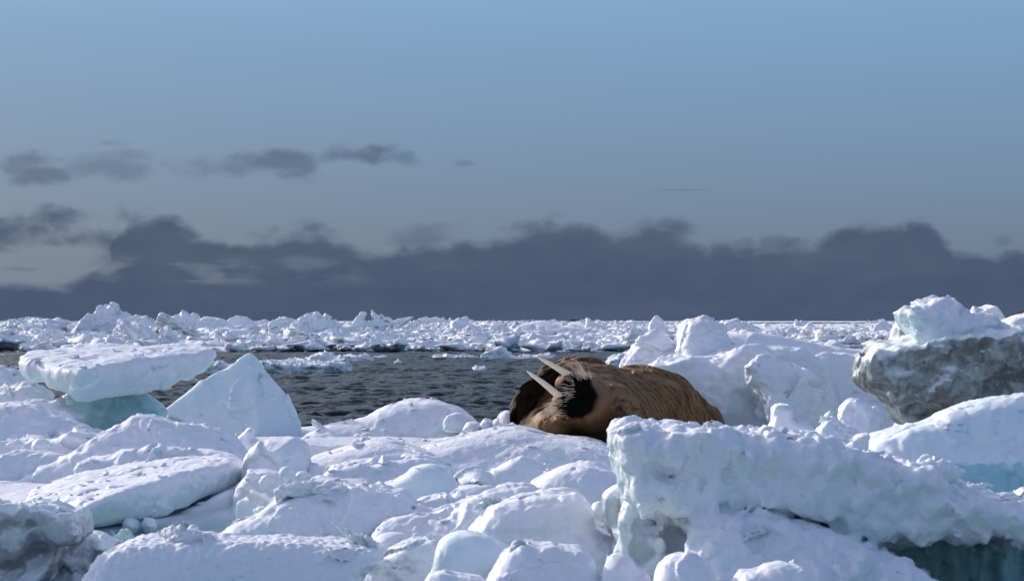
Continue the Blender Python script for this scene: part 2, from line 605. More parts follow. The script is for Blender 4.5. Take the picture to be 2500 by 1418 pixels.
def simple_material(name, col, rough=.5, sss=0.0, radius=(1, .5, .3), scale=.01, spec=.5):
    m = bpy.data.materials.new(name)
    m.use_nodes = True
    N = NT(m.node_tree)
    tc = N.n('ShaderNodeTexCoord').outputs['Object']
    n = N.noise(tc, 22, 4, .6)
    c = N.mix(n, rgb(*[x * .82 for x in col]), rgb(*[min(1, x * 1.15) for x in col]))
    bs = N.n('ShaderNodeBsdfPrincipled')
    N.put(bs.inputs['Base Color'], c)
    bs.inputs['Roughness'].default_value = rough
    bs.inputs['Specular IOR Level'].default_value = spec
    bs.inputs['Subsurface Weight'].default_value = sss
    bs.inputs['Subsurface Radius'].default_value = radius
    bs.inputs['Subsurface Scale'].default_value = scale
    out = N.n('ShaderNodeOutputMaterial')
    m.node_tree.links.new(bs.outputs[0], out.inputs[0])
    MAT[name] = m
    return m


simple_material('rubber', (.012, .012, .014), .6)
simple_material('dark_clothes', (.012, .012, .016), .8)
simple_material('eye_black', (.006, .005, .005), .08)
simple_material('gum_red', (.42, .045, .03), .35, .3)
simple_material('whisker_horn', (.80, .66, .48), .4)


def sea_material():
    m = bpy.data.materials.new('sea_water')
    m.use_nodes = True
    N = NT(m.node_tree)
    tc = N.n('ShaderNodeTexCoord').outputs['Object']
    sp = N.n('ShaderNodeSeparateXYZ', ins={0: tc})
    v = N.n('ShaderNodeCombineXYZ', ins={0: N.m('MULTIPLY', sp.outputs[0], .55), 1: sp.outputs[1], 2: 0.0}).outputs[0]
    h = N.m('ADD', N.noise(v, 2.2, 5, .6, .4), N.m('MULTIPLY', N.noise(v, .55, 3, .55, .3), 1.6))
    bp = N.n('ShaderNodeBump')
    bp.inputs['Strength'].default_value = .45
    bp.inputs['Distance'].default_value = .2
    N.put(bp.inputs['Height'], h)
    bs = N.n('ShaderNodeBsdfPrincipled')
    bs.inputs['Base Color'].default_value = rgb(.006, .009, .013)
    bs.inputs['Roughness'].default_value = .06
    bs.inputs['IOR'].default_value = 1.33
    N.put(bs.inputs['Normal'], bp.outputs[0])
    deep = N.n('ShaderNodeBsdfDiffuse', ins={'Color': rgb(.006, .009, .014)})
    mx = N.n('ShaderNodeMixShader', ins={0: .45})
    m.node_tree.links.new(bs.outputs[0], mx.inputs[1])
    m.node_tree.links.new(deep.outputs[0], mx.inputs[2])
    out = N.n('ShaderNodeOutputMaterial')
    m.node_tree.links.new(mx.outputs[0], out.inputs[0])
    MAT['sea_water'] = m


sea_material()


def walrus_material():
    m = bpy.data.materials.new('walrus_hide')
    m.use_nodes = True
    N = NT(m.node_tree)
    tc = N.n('ShaderNodeTexCoord').outputs['Object']
    at = N.n('ShaderNodeAttribute', attribute_name='wet_shade')
    wet_shade = at.outputs['Fac']
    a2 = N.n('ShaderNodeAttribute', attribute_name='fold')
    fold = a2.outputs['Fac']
    n1 = N.noise(tc, 5, 6, .65, .5)
    n2 = N.noise(tc, 38, 5, .65)
    col = N.mix(n1, rgb(.18, .072, .024), rgb(.43, .225, .10))
    col = N.mix(N.m('MULTIPLY', n2, .5), col, rgb(.075, .034, .014))
    vor = N.n('ShaderNodeTexVoronoi', feature='DISTANCE_TO_EDGE')
    wv = N.n('ShaderNodeVectorMath', operation='ADD')
    N.put(wv.inputs[0], tc)
    nzc = N.n('ShaderNodeTexNoise')
    N.put(nzc.inputs['Vector'], tc)
    nzc.inputs['Scale'].default_value = 4
    sc_ = N.n('ShaderNodeVectorMath', operation='SCALE')
    N.put(sc_.inputs[0], nzc.outputs['Color'])
    sc_.inputs['Scale'].default_value = .35
    N.put(wv.inputs[1], sc_.outputs[0])
    N.put(vor.inputs['Vector'], wv.outputs[0])
    vor.inputs['Scale'].default_value = 7.0
    crack = N.m('MULTIPLY', N.mr(vor.outputs['Distance'], 0.0, .045, 1.0, 0.0), N.mr(N.noise(tc, 2.6, 3, .5), .5, .66))
    col = N.mix(N.m('MULTIPLY', crack, .8), col, rgb(.03, .018, .012))
    wr = N.n('ShaderNodeAttribute', attribute_name='ring').outputs['Fac']
    wr = N.m('ADD', wr, N.m('MULTIPLY', N.noise(tc, 8, 5, .7), 1.3))
    tri = N.m('ABSOLUTE', N.m('SUBTRACT', N.m('FRACT', wr), .5))
    line = N.m('MULTIPLY', N.mr(tri, .0, .24, 1.0, 0.0), N.mr(N.noise(tc, 11, 6, .75), .42, .6))
    keep_ = N.mr(N.n('ShaderNodeAttribute', attribute_name='trunk').outputs['Fac'], .1, .6)
    line = N.m('MULTIPLY', line, keep_)
    col = N.mix(N.m('MULTIPLY', line, .85), col, rgb(.022, .013, .009))
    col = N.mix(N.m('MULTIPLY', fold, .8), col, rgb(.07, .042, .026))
    col = N.mix(wet_shade, col, rgb(.007, .005, .004))  # painted shade: hide goes near black under the mask
    bs = N.n('ShaderNodeBsdfPrincipled')
    N.put(bs.inputs['Base Color'], col)
    N.put(bs.inputs['Roughness'], N.mr(wet_shade, 0, 1, .56, .6, 'LINEAR'))
    N.put(bs.inputs['Specular IOR Level'], N.mr(wet_shade, 0, 1, .3, .0, 'LINEAR'))
    h = N.m('SUBTRACT', N.m('ADD', N.m('MULTIPLY', n2, .5), N.noise(tc, 14, 4, .6)), N.m('ADD', N.m('MULTIPLY', crack, .9), N.m('MULTIPLY', line, 1.1)))
    bp = N.n('ShaderNodeBump')
    bp.inputs['Strength'].default_value = .7
    bp.inputs['Distance'].default_value = .03
    N.put(bp.inputs['Height'], h)
    N.put(bs.inputs['Normal'], bp.outputs[0])
    out = N.n('ShaderNodeOutputMaterial')
    m.node_tree.links.new(bs.outputs[0], out.inputs[0])
    MAT['walrus_hide'] = m


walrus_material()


def tusk_material():
    m = bpy.data.materials.new('tusk_ivory')
    m.use_nodes = True
    N = NT(m.node_tree)
    tc = N.n('ShaderNodeTexCoord').outputs['Object']
    n = N.noise(tc, 9, 4, .6)
    st = N.n('ShaderNodeTexNoise')
    mp = N.n('ShaderNodeMapping')
    N.put(mp.inputs['Vector'], tc)
    mp.inputs['Scale'].default_value = (60, 60, 8)
    N.put(st.inputs['Vector'], mp.outputs[0])
    st.inputs['Scale'].default_value = 1.0
    col = N.mix(n, rgb(.86, .70, .47), rgb(.95, .84, .64))
    col = N.mix(N.mr(st.outputs[0], .58, .75, 0, .5), col, rgb(.42, .30, .18))
    bs = N.n('ShaderNodeBsdfPrincipled')
    N.put(bs.inputs['Base Color'], col)
    bs.inputs['Roughness'].default_value = .38
    bs.inputs['Subsurface Weight'].default_value = .6
    bs.inputs['Subsurface Radius'].default_value = (1, .8, .5)
    bs.inputs['Subsurface Scale'].default_value = .02
    out = N.n('ShaderNodeOutputMaterial')
    m.node_tree.links.new(bs.outputs[0], out.inputs[0])
    MAT['tusk_ivory'] = m


tusk_material()


def hill_material():
    m = bpy.data.materials.new('hill_rock')
    m.use_nodes = True
    N = NT(m.node_tree)
    tc = N.n('ShaderNodeTexCoord').outputs['Object']
    at = N.n('ShaderNodeAttribute', attribute_name='snow').outputs['Fac']
    n = N.noise(tc, .012, 7, .65)
    snow = N.mr(N.m('ADD', at, N.m('MULTIPLY', N.m('SUBTRACT', n, .5), 1.1)), .45, .55)
    rock = N.mix(N.noise(tc, .03, 6, .6), rgb(.010, .010, .012), rgb(.03, .027, .026))
    col = N.mix(snow, rock, rgb(.78, .74, .70))
    bs = N.n('ShaderNodeBsdfPrincipled')
    N.put(bs.inputs['Base Color'], col)
    bs.inputs['Roughness'].default_value = .9
    out = N.n('ShaderNodeOutputMaterial')
    m.node_tree.links.new(bs.outputs[0], out.inputs[0])
    MAT['hill_rock'] = m


hill_material()

# ------------------------------------------------------------------ setting: sea, floe, pack ice field, headland


def grid_mesh(name, X, Y, Z):
    r, c = X.shape
    v = np.stack([X.ravel(), Y.ravel(), Z.ravel()], 1)
    i = np.arange(r * c).reshape(r, c)
    q = np.stack([i[:-1, :-1].ravel(), i[:-1, 1:].ravel(), i[1:, 1:].ravel(), i[1:, :-1].ravel()], 1)
    return mesh_from(name, v, q)


def build_sea():
    Ys = np.concatenate([[-30000, -300, -20, 5, 20], np.geomspace(30, 135, 860), np.geomspace(137, 40000, 90)])
    u = np.linspace(-1, 1, 420) * 0.30
    u = np.concatenate([[-60, -6, -1, -.5], u, [.5, 1, 6, 60]])
    YY, UU = np.meshgrid(Ys, u, indexing='ij')
    XX = UU * np.maximum(np.abs(YY), 30)
    p = np.stack([XX.ravel(), YY.ravel(), np.zeros(XX.size)], 1)
    fade = np.clip((YY.ravel() - 28) / 4, 0, 1) * np.clip((136 - YY.ravel()) / 8, 0, 1) * (np.abs(UU.ravel()) < .31)
    z = np.zeros(len(p))
    m = fade > 0
    q = p[m]
    zz = .04 * fbm(q * np.array([.40, .62, 1]), 2, .6)
    zz += .055 * (1 - np.abs(fbm(q * np.array([.62, 1.05, 1]) + 5, 2, .5)) * 2.2)
    zz += .10 * (1 - np.abs(fbm(q * np.array([1.15, 2.0, 1]) + 15, 2, .5)) * 2.2)
    z[m] = zz * fade[m]
    me = grid_mesh('sea', XX, YY, z.reshape(XX.shape))
    tag(link('sea', me, MAT['sea_water']), 'dark rippled sea water between the ice floes', None, None, 'structure')


build_sea()


# hollows between the blocks: x, y, radii, depth in metres
DIGS = [(3.0, 13.3, .85, 1.0, .62), (-2.75, 16.75, .75, .55, .34), (.2, 14.0, .5, .35, .2), (-3.6, 22.9, .7, .6, .3), (.75, 15.2, .4, .4, .25)]


def floe_height(x, y):
    p = np.stack([x, y, np.zeros_like(x)], 1)
    z = .28 + .07 * fbm(p * .45, 3) + .025 * fbm(p * 2.1 + 9, 3) + .012 * fbm(p * 7 + 3, 2)
    # gentle snow ridges crossing the middle of the floe
    z += .05 * np.exp(-((y - 24.5 + .35 * x) / .55) ** 2) * (x < .6) + .05 * np.exp(-((y - 27.6 - .2 * x) / .5) ** 2) * (x < -.3)
    nearm = np.clip((20.5 - y) / 3, 0, 1)
    z -= nearm * .17
    z += nearm * (.13 * (.45 - np.abs(fbm(p * .95 + 31, 3)) * 1.6) + .035 * worley(p * 3.3).astype(float) - .03)
    for cx_, cy_, rx_, ry_, dp_ in DIGS:
        z -= dp_ * np.exp(-(((x - cx_) / rx_) ** 2 + ((y - cy_) / ry_) ** 2) ** 1.5)
    e = np.minimum.reduce([31.3 + .5 * fbm(p * .5 + 4, 3) - y, y - 8.0, 10.5 - np.abs(x) + .6 * fbm(p * .4, 2)])
    return np.where(e > .45, z, -.5 + (z + .5) * np.sqrt(np.clip(e / .45, 0, 1)))


def build_floe():
    Ys = np.geomspace(7.9, 32.2, 330)
    Xs = np.linspace(-11.3, 11.3, 420)
    YY, XX = np.meshgrid(Ys, Xs, indexing='ij')
    Z = floe_height(XX.ravel(), YY.ravel()).reshape(XX.shape)
    me = grid_mesh('snow_floe', XX, YY, Z)
    tag(link('ice_floe_ground', me, MAT['floe_ground']), 'snow covered floe under the walrus and the near ice blocks', None, None, 'structure')


build_floe()


def lead(px, py, x0, x1, y0, y1):
    return (px > x0) & (px < x1) & (py > y0) & (py < y1)


def pack_edge(x):
    p = np.stack([x * .11, np.zeros_like(x) + 3.3, np.zeros_like(x)], 1)
    return 121 + 7 * fbm(p, 3)


def build_pack():
    Ys = np.geomspace(108, 9000, 420)
    u = np.linspace(-.62, .62, 560)
    YY, UU = np.meshgrid(Ys, u, indexing='ij')
    XX = UU * YY
    x, y = XX.ravel(), YY.ravel()
    p = np.stack([x, y, np.zeros_like(x)], 1)
    z = .22 + .30 * fbm(p * .09, 3) + .28 * np.abs(fbm(p * np.array([.30, .22, 1]), 3)) + .1 * fbm(p * .9, 2)
    e = y - pack_edge(x)
    z = np.where(e > 2, z, -.4 + (z + .4) * np.clip(e / 2, 0, 1))
    px, py = CX + x / y * F_PX, HY + HC / y * F_PX
    wob = 2.0 * fbm(np.stack([px * .012, py * .3, np.zeros_like(px)], 1), 2)
    # leads of open water across the far field (on the ground, found from where they lie)
    op = lead(px, py + wob * .25, 1810, 2220, 786.8, 791.5) | lead(px, py + wob * .2, 1270, 1440, 786.3, 788.4) | lead(px, py + wob, 150, 262, 818, 826)
    op |= lead(px, py + wob * .2, 1470, 1640, 786.2, 788.2)
    z = np.where(op, -.3, z)
    me = grid_mesh('pack_ice_field', XX, YY, z.reshape(XX.shape))
    tag(link('pack_ice_ground', me, MAT['pack_snow']), 'snowy sheet of jammed pack ice reaching to the horizon', None, None, 'structure')


build_pack()


def build_hill():
    Y0 = 9000.0
    s = (Y0 + 210) / F_PX
    xs = np.linspace((2432 - CX) * s, (3600 - CX) * s, 260)
    ys = np.linspace(Y0, Y0 + 600, 60)
    YY, XX = np.meshgrid(ys, xs, indexing='ij')
    t = (XX - xs[0]) / s            # pixels from its tip
    ridge = np.interp(t.ravel(), [0, 20, 45, 75, 130, 300, 700, 1175], [2, 14, 24, 40, 66, 140, 250, 320]).reshape(XX.shape) * s
    v = (YY - Y0) / 600
    prof = np.clip(v / .35, 0, 1) ** .8 * np.clip((1 - v) / .65, 0, 1) ** .6
    p = np.stack([XX.ravel() / 260, YY.ravel() / 260, np.zeros(XX.size)], 1)
    n = fbm(p, 4).reshape(XX.shape)
    Z = ridge * prof * (1 + .10 * n) + 4 * n - 3
    me = grid_mesh('headland', XX, YY, Z)
    at = me.attributes.new('snow', 'FLOAT', 'POINT')
    sn = np.clip(1.15 - Z / np.maximum(ridge * .62, 1), 0, 1)
    at.data.foreach_set('value', sn.ravel().astype(np.float32))
    tag(link('headland', me, MAT['hill_rock']), 'dark rocky headland with snow on its lower slope at right edge', None, None, 'structure')


build_hill()

# ------------------------------------------------------------------ ice blocks
SEED = [1]
NOISE = {                       # (kind, amplitude px, wavelength px[, stretch])
    'slab':   [('f', 6, 150), ('k', 2.5, 90), ('f', 2.5, 34), ('f', 1.2, 12)],
    'snow':   [('f', 9, 130), ('k', 13, 170), ('k', 5, 60), ('f', 5, 38), ('w', 5, 22)],
    'soft':   [('f', 8, 150), ('k', 7, 150), ('k', 2.5, 60), ('f', 3.5, 34), ('w', 2.5, 20)],
    'lumpy':  [('f', 8, 110), ('k', 13, 140), ('k', 6, 55), ('w', 9, 44), ('w', 4, 18)],
    'grain':  [('f', 10, 120), ('w', 7, 22), ('w', 3, 11)],
    'crisp':  [('f', 5, 110), ('k', 14, 110), ('k', 6, 50), ('k', 3, 28), ('f', 1.5, 12)],
    'smooth': [('f', 5, 140), ('k', 5, 130), ('f', 1.4, 30)],
    'carved': [('f', 18, 120), ('r', 10, 80, (1, 1, .7)), ('k', 6, 60), ('w', 11, 46, (1, 1, .6)), ('w', 3.5, 18)],
    'ribs':   [('f', 8, 120), ('r', 12, 45, (1.2, 1, .35)), ('w', 5, 28, (1, 1, .5))],
    'far':    [('f', 5, 40), ('k', 8, 24), ('k', 3, 11), ('f', 1, 7)],
    'farsm':  [('f', 3, 50), ('k', 3, 30), ('f', 1.2, 10)],
    'rubble': [('f', 6, 50), ('k', 14, 26), ('k', 7, 12), ('w', 3, 9)],
}


def noise_px(style, Y, f=1.0):
    s = Y / F_PX
    st = NOISE[style] if isinstance(style, str) else style
    return [(n[0], n[1] * s * f, n[2] * s) + tuple(n[3:]) for n in st]


def block(name, label, prims, Y, mat='snow', style='snow', vox=4.0, nf=1.0, cat='ice block', group=None, parent=None, ys=1.9):
    SEED[0] += 1
    pr = []
    for p in prims:
        if len(p) == 3 and not isinstance(p[0], str):
            pr.append(('+', 14 * Y / F_PX, p))
        else:
            pr.append((p[0], p[1] * Y / F_PX, p[2]))
    v, q = field_mesh(pr, vox * Y / F_PX, noise_px(style, Y, nf), SEED[0], ys)
    if parent is None:
        v, loc = rebase(v)
        o = link(name, mesh_from(name, v, q), MAT[mat])
        o.location = loc
        tag(o, label, cat, group)
    else:
        v = v - np.array(parent.location)
        o = link(name, mesh_from(name, v, q), MAT[mat], parent)
        if label: o['label'] = label
    return o


NEAR = 'ice blocks heaped on the near floe'

# --- left background of the floe
block('tilted_ice_slab', 'large tilted flat-topped ice slab resting on teal pedestal at left',
      [hull([(190, 905, 25.0), (48, 884, 26.3), (80, 849, 27.6), (270, 834, 28.6), (490, 841, 28.6), (532, 856, 27.6), (530, 872, 27.6),
             (190, 972, 25.2), (120, 950, 25.6), (56, 915, 26.3), (340, 958, 26.0), (480, 920, 27.2), (504, 900, 27.6)], .04)], 25.5, 'ice', 'slab', 3.6, 1.3, group=NEAR)
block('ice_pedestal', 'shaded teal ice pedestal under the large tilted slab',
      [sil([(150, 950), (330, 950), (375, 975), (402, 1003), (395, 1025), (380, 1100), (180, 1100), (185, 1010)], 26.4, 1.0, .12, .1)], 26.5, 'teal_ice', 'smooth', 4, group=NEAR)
block('ice_pyramid', 'smooth pale blue triangular ice block with a sharp peak',
      [hull([(612, 861, 30.1), (638, 886, 30.05), (697, 960, 29.9), (723, 1027, 29.6), (738, 1090, 29.4), (503, 925, 29.95), (382, 1017, 29.6), (350, 1090, 29.3), (640, 1090, 28.9),
             (600, 905, 30.7), (690, 985, 30.6), (725, 1090, 30.5), (420, 1090, 30.5), (420, 1005, 30.3)], .008)], 29.5, 'smooth_blue', [('f', 4, 120), ('k', 5, 90), ('f', 1.5, 25)], 2.8, 1.0, group=NEAR)
block('ice_block', 'blue shaded ice block at left edge behind the snow ridge',
      [sil([(-40, 895), (0, 893), (22, 900), (46, 925), (72, 942), (85, 1060), (-40, 1060)], 28.0, 1.2, .1, .15)], 28, 'ice', 'soft', 4, group=NEAR)
block('snow_ridge', 'low snow ridge at left edge in front of the blue block',
      [sil([(-40, 968), (0, 962), (62, 944), (85, 950), (132, 984), (160, 1090), (-40, 1090)], 26.8, .9, .12, .5)], 26.8, 'snow', 'snow', 4, group=NEAR)
block('fringed_snow_ledge', 'thin snow ledge with ragged fringe overhanging the teal pedestal',
      [sil([(-40, 985), (28, 982), (82, 972), (122, 984), (144, 970), (151, 994), (176, 996), (199, 1017), (187, 1029), (150, 1040), (110, 1110), (-40, 1110)], 25.3, .8, .06, .4)], 25.3, 'snow', 'grain', 3.6, .7, group=NEAR)
block('snow_mound', 'long smooth snow mound sloping down right below the fringed ledge',
      [sil([(-40, 992), (30, 985), (70, 986), (112, 1001), (167, 1021), (215, 1043), (250, 1063), (260, 1120), (-40, 1120)], 24.0, 1.0, .15, .8)], 24, 'snow', 'soft', 4, group=NEAR)
block('snow_lump', 'rough snow lump with rounded heads left of the peaked mound',
      [sil([(-40, 1060), (12, 1071), (70, 1075), (85, 1071), (105, 1078), (140, 1075), (150, 1062), (172, 1054), (215, 1063), (240, 1075), (180, 1150), (-40, 1160)], 22.6, .9, .12, .6),
       ell(35, 1088, 22.5, 26, 18, .12), ell(100, 1090, 22.5, 25, 20, .12), ell(180, 1076, 22.6, 32, 18, .14)], 22.6, 'snow', 'lumpy', 4, .6, group=NEAR)
block('snow_bank', 'pale snow bank at left edge under the rounded heads',
      [sil([(-40, 1105), (40, 1104), (120, 1110), (175, 1118), (120, 1150), (30, 1210), (-40, 1230)], 20.6, .8, .14, .6)], 20.6, 'snow', 'snow', 4, .8, group=NEAR)
block('peaked_snow_mound', 'wide peaked snow mound with a long pointed left tongue',
      [sil([(14, 1178), (30, 1166), (65, 1157), (143, 1123), (190, 1105), (238, 1067), (296, 1031), (313, 1016), (340, 1010), (374, 1015), (425, 1033), (503, 1050), (561, 1081), (600, 1120),
            (600, 1200), (300, 1210), (90, 1195), (40, 1192)], 20.5, 1.3, .13, .75)], 20.5, 'snow', 'snow', 4, .8, group=NEAR)
block('ice_ledge', 'lumpy blue-white ledge crossing the front of the peaked mound',
      [sil([(188, 1150), (204, 1124), (272, 1112), (340, 1092), (396, 1070), (410, 1084), (466, 1085), (544, 1101), (592, 1113), (590, 1190), (200, 1190)], 19.8, .7, .1, .45)], 19.8, 'ice', 'lumpy', 4, .65, group=NEAR)
block('tilted_ice_slab', 'thick tilted ice slab with clean front face in left foreground',
      [hull([(52, 1214, 18.3), (66, 1199, 18.9), (115, 1178, 19.6), (184, 1150, 20.0), (306, 1142, 20.0), (442, 1125, 20.0), (580, 1110, 20.0), (594, 1119, 19.6),
             (600, 1150, 19.4), (200, 1237, 17.3), (258, 1214, 17.4), (442, 1160, 18.4), (572, 1128, 19.2), (215, 1286, 17.4), (258, 1284, 17.5), (388, 1259, 18.0),
             (483, 1231, 18.6), (586, 1178, 19.4), (60, 1240, 18.3), (120, 1262, 17.9)], .035)], 18, 'ice', 'slab', 3.6, 1.1, group=NEAR)
block('undercut_ice_ledge', 'shaded blue ledge under the right end of the thick slab',
      [sil([(370, 1258), (483, 1236), (561, 1196), (572, 1215), (579, 1272), (560, 1300), (520, 1330), (350, 1330)], 18.4, .9, .05, .2)], 18.3, 'blue_ice', 'smooth', 4, group=NEAR)
for i, (px, py, r, lb) in enumerate([(318, 1283, 24, 'rounded grey ice chunk tucked under the thick slab'), (364, 1282, 20, 'pointed ice chunk beside the rounded chunk under the slab'),
                                     (276, 1303, 12, 'small white ice pebble lying below the thick slab')]):
    block('ice_chunk', lb, [hull([(px - r, py, 17.6), (px - r * .5, py - r, 17.6), (px + r * .7, py - r * .8, 17.7), (px + r, py + r * .4, 17.6), (px, py + r, 17.5),
                                  (px - r * .6, py + r, 17.6), (px, py, 17.4), (px, py, 17.9)], .02)], 17.5, 'ice', 'smooth', 3, .5, 'ice chunk', NEAR)
block('ice_dome', 'tall rounded white ice dome right of the thick slab',
      [sil([(598, 1140), (606, 1115), (623, 1091), (646, 1072), (667, 1064), (715, 1069), (741, 1085), (752, 1109), (755, 1140), (745, 1220), (600, 1220)], 18.9, .9, .18, .12)], 18.9, 'snow', 'snow', 4, .6, group=NEAR)
block('snow_rubble', 'heap of small round snow lumps at the foot of the dome',
      [sil([(572, 1192), (598, 1160), (640, 1152), (680, 1163), (715, 1168), (734, 1186), (736, 1225), (585, 1230)], 18.2, .6, .1, .4),
       ell(614, 1166, 18.2, 16, 13, .08), ell(650, 1176, 18.1, 20, 16, .08), ell(700, 1196, 18.1, 24, 18, .08)], 18.2, 'snow', 'lumpy', 3.5, .5, group=NEAR)
block('ice_ball', 'round egg-shaped ice ball against the foot of the dome', [ell(700, 1157, 18.2, 20, 20, .08)], 18.2, 'ice', 'smooth', 3, .3, 'ice chunk', NEAR)
block('ice_ball', 'flatter round ice ball just right of the egg-shaped one', [ell(741, 1162, 18.3, 21, 14, .08, -10)], 18.3, 'ice', 'smooth', 3, .3, 'ice chunk', NEAR)
block('ice_block', 'small grey wedge of ice leaning against the dome at right',
      [sil([(752, 1133), (775, 1138), (790, 1155), (800, 1175), (760, 1185), (740, 1175)], 19.0, .5, .05, .2)], 19, 'ice', 'smooth', 3.5, group=NEAR)
block('ice_block', 'square-edged pale blue block below the snow lump heap',
      [sil([(583, 1222), (596, 1213), (672, 1214), (650, 1240), (640, 1280), (600, 1290), (585, 1270)], 17.7, .6, .04, .1)], 17.7, 'blue_ice', 'smooth', 3.6, group=NEAR)
block('ice_hump', 'long sloping frosted ice hump in left centre foreground',
      [sil([(540, 1300), (590, 1268), (640, 1244), (673, 1217), (748, 1203), (836, 1197), (890, 1189), (938, 1203), (982, 1213), (1006, 1237), (1014, 1258), (990, 1270),
            (915, 1296), (850, 1325), (700, 1335), (560, 1325)], 16.0, 1.3, .16, .7)], 16, 'ice', 'lumpy', 4, .75, group=NEAR)
block('dirty_overhang', 'dark grey overhanging ice chunk in the bottom left corner',
      [sil([(-60, 1236), (0, 1231), (20, 1237), (48, 1229), (88, 1227), (132, 1227), (175, 1240), (198, 1250), (206, 1290), (204, 1312), (160, 1330), (130, 1380), (-60, 1400)], 13.2, .7, .06, -.25),
       ('+', 10, sil([(60, 1330), (140, 1310), (204, 1306), (250, 1312), (284, 1328), (274, 1342), (240, 1385), (200, 1450), (-60, 1450), (-60, 1380)], 13.6, .7, .08, .2)),
       ('-', 12, ell(70, 1372, 13.1, 42, 26, .3, 20)), ('-', 12, ell(20, 1400, 13.1, 35, 22, .3))], 13.3, 'grey_ice', 'carved', 4, .8, group=NEAR)
block('granular_snow_slab', 'broad granular snow slab along the bottom left edge',
      [sil([(215, 1440), (224, 1408), (245, 1371), (265, 1344), (300, 1329), (340, 1317), (391, 1314), (480, 1314), (580, 1318), (700, 1317), (790, 1325), (836, 1330), (905, 1338),
            (938, 1350), (930, 1364), (885, 1398), (850, 1450), (215, 1450)], 12.6, 1.0, .1, .45)], 12.7, 'snow', 'grain', 3.6, .8, group=NEAR)
block('ice_nub', 'round snow nub on the edge of the bottom left slab', [ell(405, 1305, 13.2, 14, 16, .04)], 13, 'snow', 'soft', 3, .4, 'ice chunk', NEAR)
block('ice_nub', 'pointed snow nub beside the round one on bottom left slab',
      [sil([(425, 1330), (438, 1300), (455, 1298), (466, 1282), (478, 1284), (486, 1298), (505, 1325), (500, 1335)], 13.1, .14, .04, .3)], 13.1, 'snow', 'soft', 3, .5, 'ice chunk', NEAR)

# --- centre foreground
block('ice_ledge', 'straight shaded snow ledge behind the smooth blue dome',
      [sil([(775, 1172), (792, 1143), (846, 1130), (924, 1122), (982, 1115), (1040, 1113), (1074, 1125), (1106, 1140), (1115, 1200), (780, 1200)], 19.6, 1.0, .1, .3)], 19.6, 'ice', 'snow', 4, .6, group=NEAR)
block('ice_nub', 'little upright snow nub on the straight shaded ledge', [hull([(924, 1128, 19.8), (934, 1110, 19.8), (950, 1122, 19.8), (950, 1132, 19.8), (936, 1130, 19.6), (938, 1130, 20.0)], .015)],
      19.8, 'snow', 'soft', 2.6, .3, 'ice chunk', NEAR)
block('snow_lump', 'elongated rounded snow lump left of the smooth blue dome',
      [sil([(728, 1215), (744, 1184), (768, 1166), (802, 1168), (890, 1173), (912, 1184), (935, 1190), (935, 1230), (730, 1235)], 17.9, .7, .14, .4)], 17.9, 'snow', 'snow', 4, .6, group=NEAR)
block('blue_dome', 'smooth blue-grey rounded ice dome in centre foreground',
      [sil([(925, 1186), (962, 1174), (989, 1160), (1000, 1146), (1040, 1134), (1074, 1144), (1105, 1166), (1126, 1198), (1125, 1240), (1000, 1250), (930, 1230)], 17.6, .8, .14, .3)], 17.6, 'smooth_blue', 'smooth', 4, group=NEAR)
block('ice_boulder', 'rough grey rounded boulder of ice right of the blue dome',
      [hull([(1108, 1164, 18.6), (1132, 1152, 18.6), (1146, 1140, 18.7), (1177, 1142, 18.7), (1209, 1160, 18.7), (1212, 1182, 18.6), (1200, 1200, 18.5), (1142, 1203, 18.4), (1115, 1182, 18.5),
             (1165, 1170, 18.25), (1165, 1160, 19.0)], .03)], 18.5, 'grey_ice', 'lumpy', 3.4, .45, group=NEAR)
block('ice_block', 'frosty angular block with sloping top below the walrus snow bank',
      [sil([(1190, 1156), (1244, 1130), (1275, 1113), (1292, 1118), (1339, 1136), (1380, 1148), (1345, 1215), (1205, 1222)], 18.9, .8, .06, .4)], 18.9, 'ice', 'lumpy', 4, .55, group=NEAR)
block('snow_hump', 'smooth bright white snow hump left of the big carved block',
      [sil([(1290, 1195), (1346, 1160), (1414, 1135), (1448, 1137), (1513, 1152), (1540, 1170), (1530, 1250), (1330, 1250)], 17.2, 1.0, .16, .6)], 17.2, 'snow', 'soft', 4, .8, group=NEAR)
block('ice_lump', 'small pale faceted lump between blue dome and diagonal ridge',
      [sil([(1006, 1230), (1040, 1215), (1070, 1207), (1098, 1214), (1112, 1246), (1090, 1270), (1010, 1265)], 16.9, .5, .06, .4)], 16.9, 'ice', 'soft', 3.6, .7, group=NEAR)
block('snow_ridge', 'narrow grey-topped snow ridge behind the diagonal slope',
      [sil([(1085, 1225), (1142, 1198), (1183, 1191), (1212, 1200), (1200, 1245), (1090, 1260)], 17.1, .5, .08, .4)], 17.1, 'snow', 'snow', 4, .6, group=NEAR)
block('snow_slope', 'long diagonal snow slope rising right through centre foreground',
      [sil([(905, 1330), (918, 1288), (938, 1268), (1023, 1254), (1040, 1261), (1118, 1234), (1210, 1197), (1271, 1180), (1298, 1186), (1325, 1208), (1320, 1270), (1139, 1340), (1040, 1350)], 15.5, 1.1, .16, .7)],
      15.6, 'snow', 'snow', 4, .75, group=NEAR)
block('ice_hump', 'large rounded snow hump with teal underside left of carved block',
      [sil([(1130, 1315), (1193, 1251), (1203, 1238), (1278, 1214), (1397, 1203), (1425, 1217), (1449, 1245), (1460, 1286), (1512, 1313), (1512, 1380), (1440, 1400), (1250, 1390)], 14.6, 1.0, .18, .35)],
      14.7, 'blue_ice', 'snow', 4, .7, group=NEAR)
block('snow_lump', 'small snow lumps stacked against the carved block left side',
      [ell(1462, 1250, 15.6, 22, 26, .12), ell(1490, 1268, 15.6, 30, 34, .14), ell(1470, 1300, 15.5, 28, 28, .14), ell(1500, 1310, 15.5, 26, 50, .12)], 15.6, 'snow', 'lumpy', 4, .5, group=NEAR)
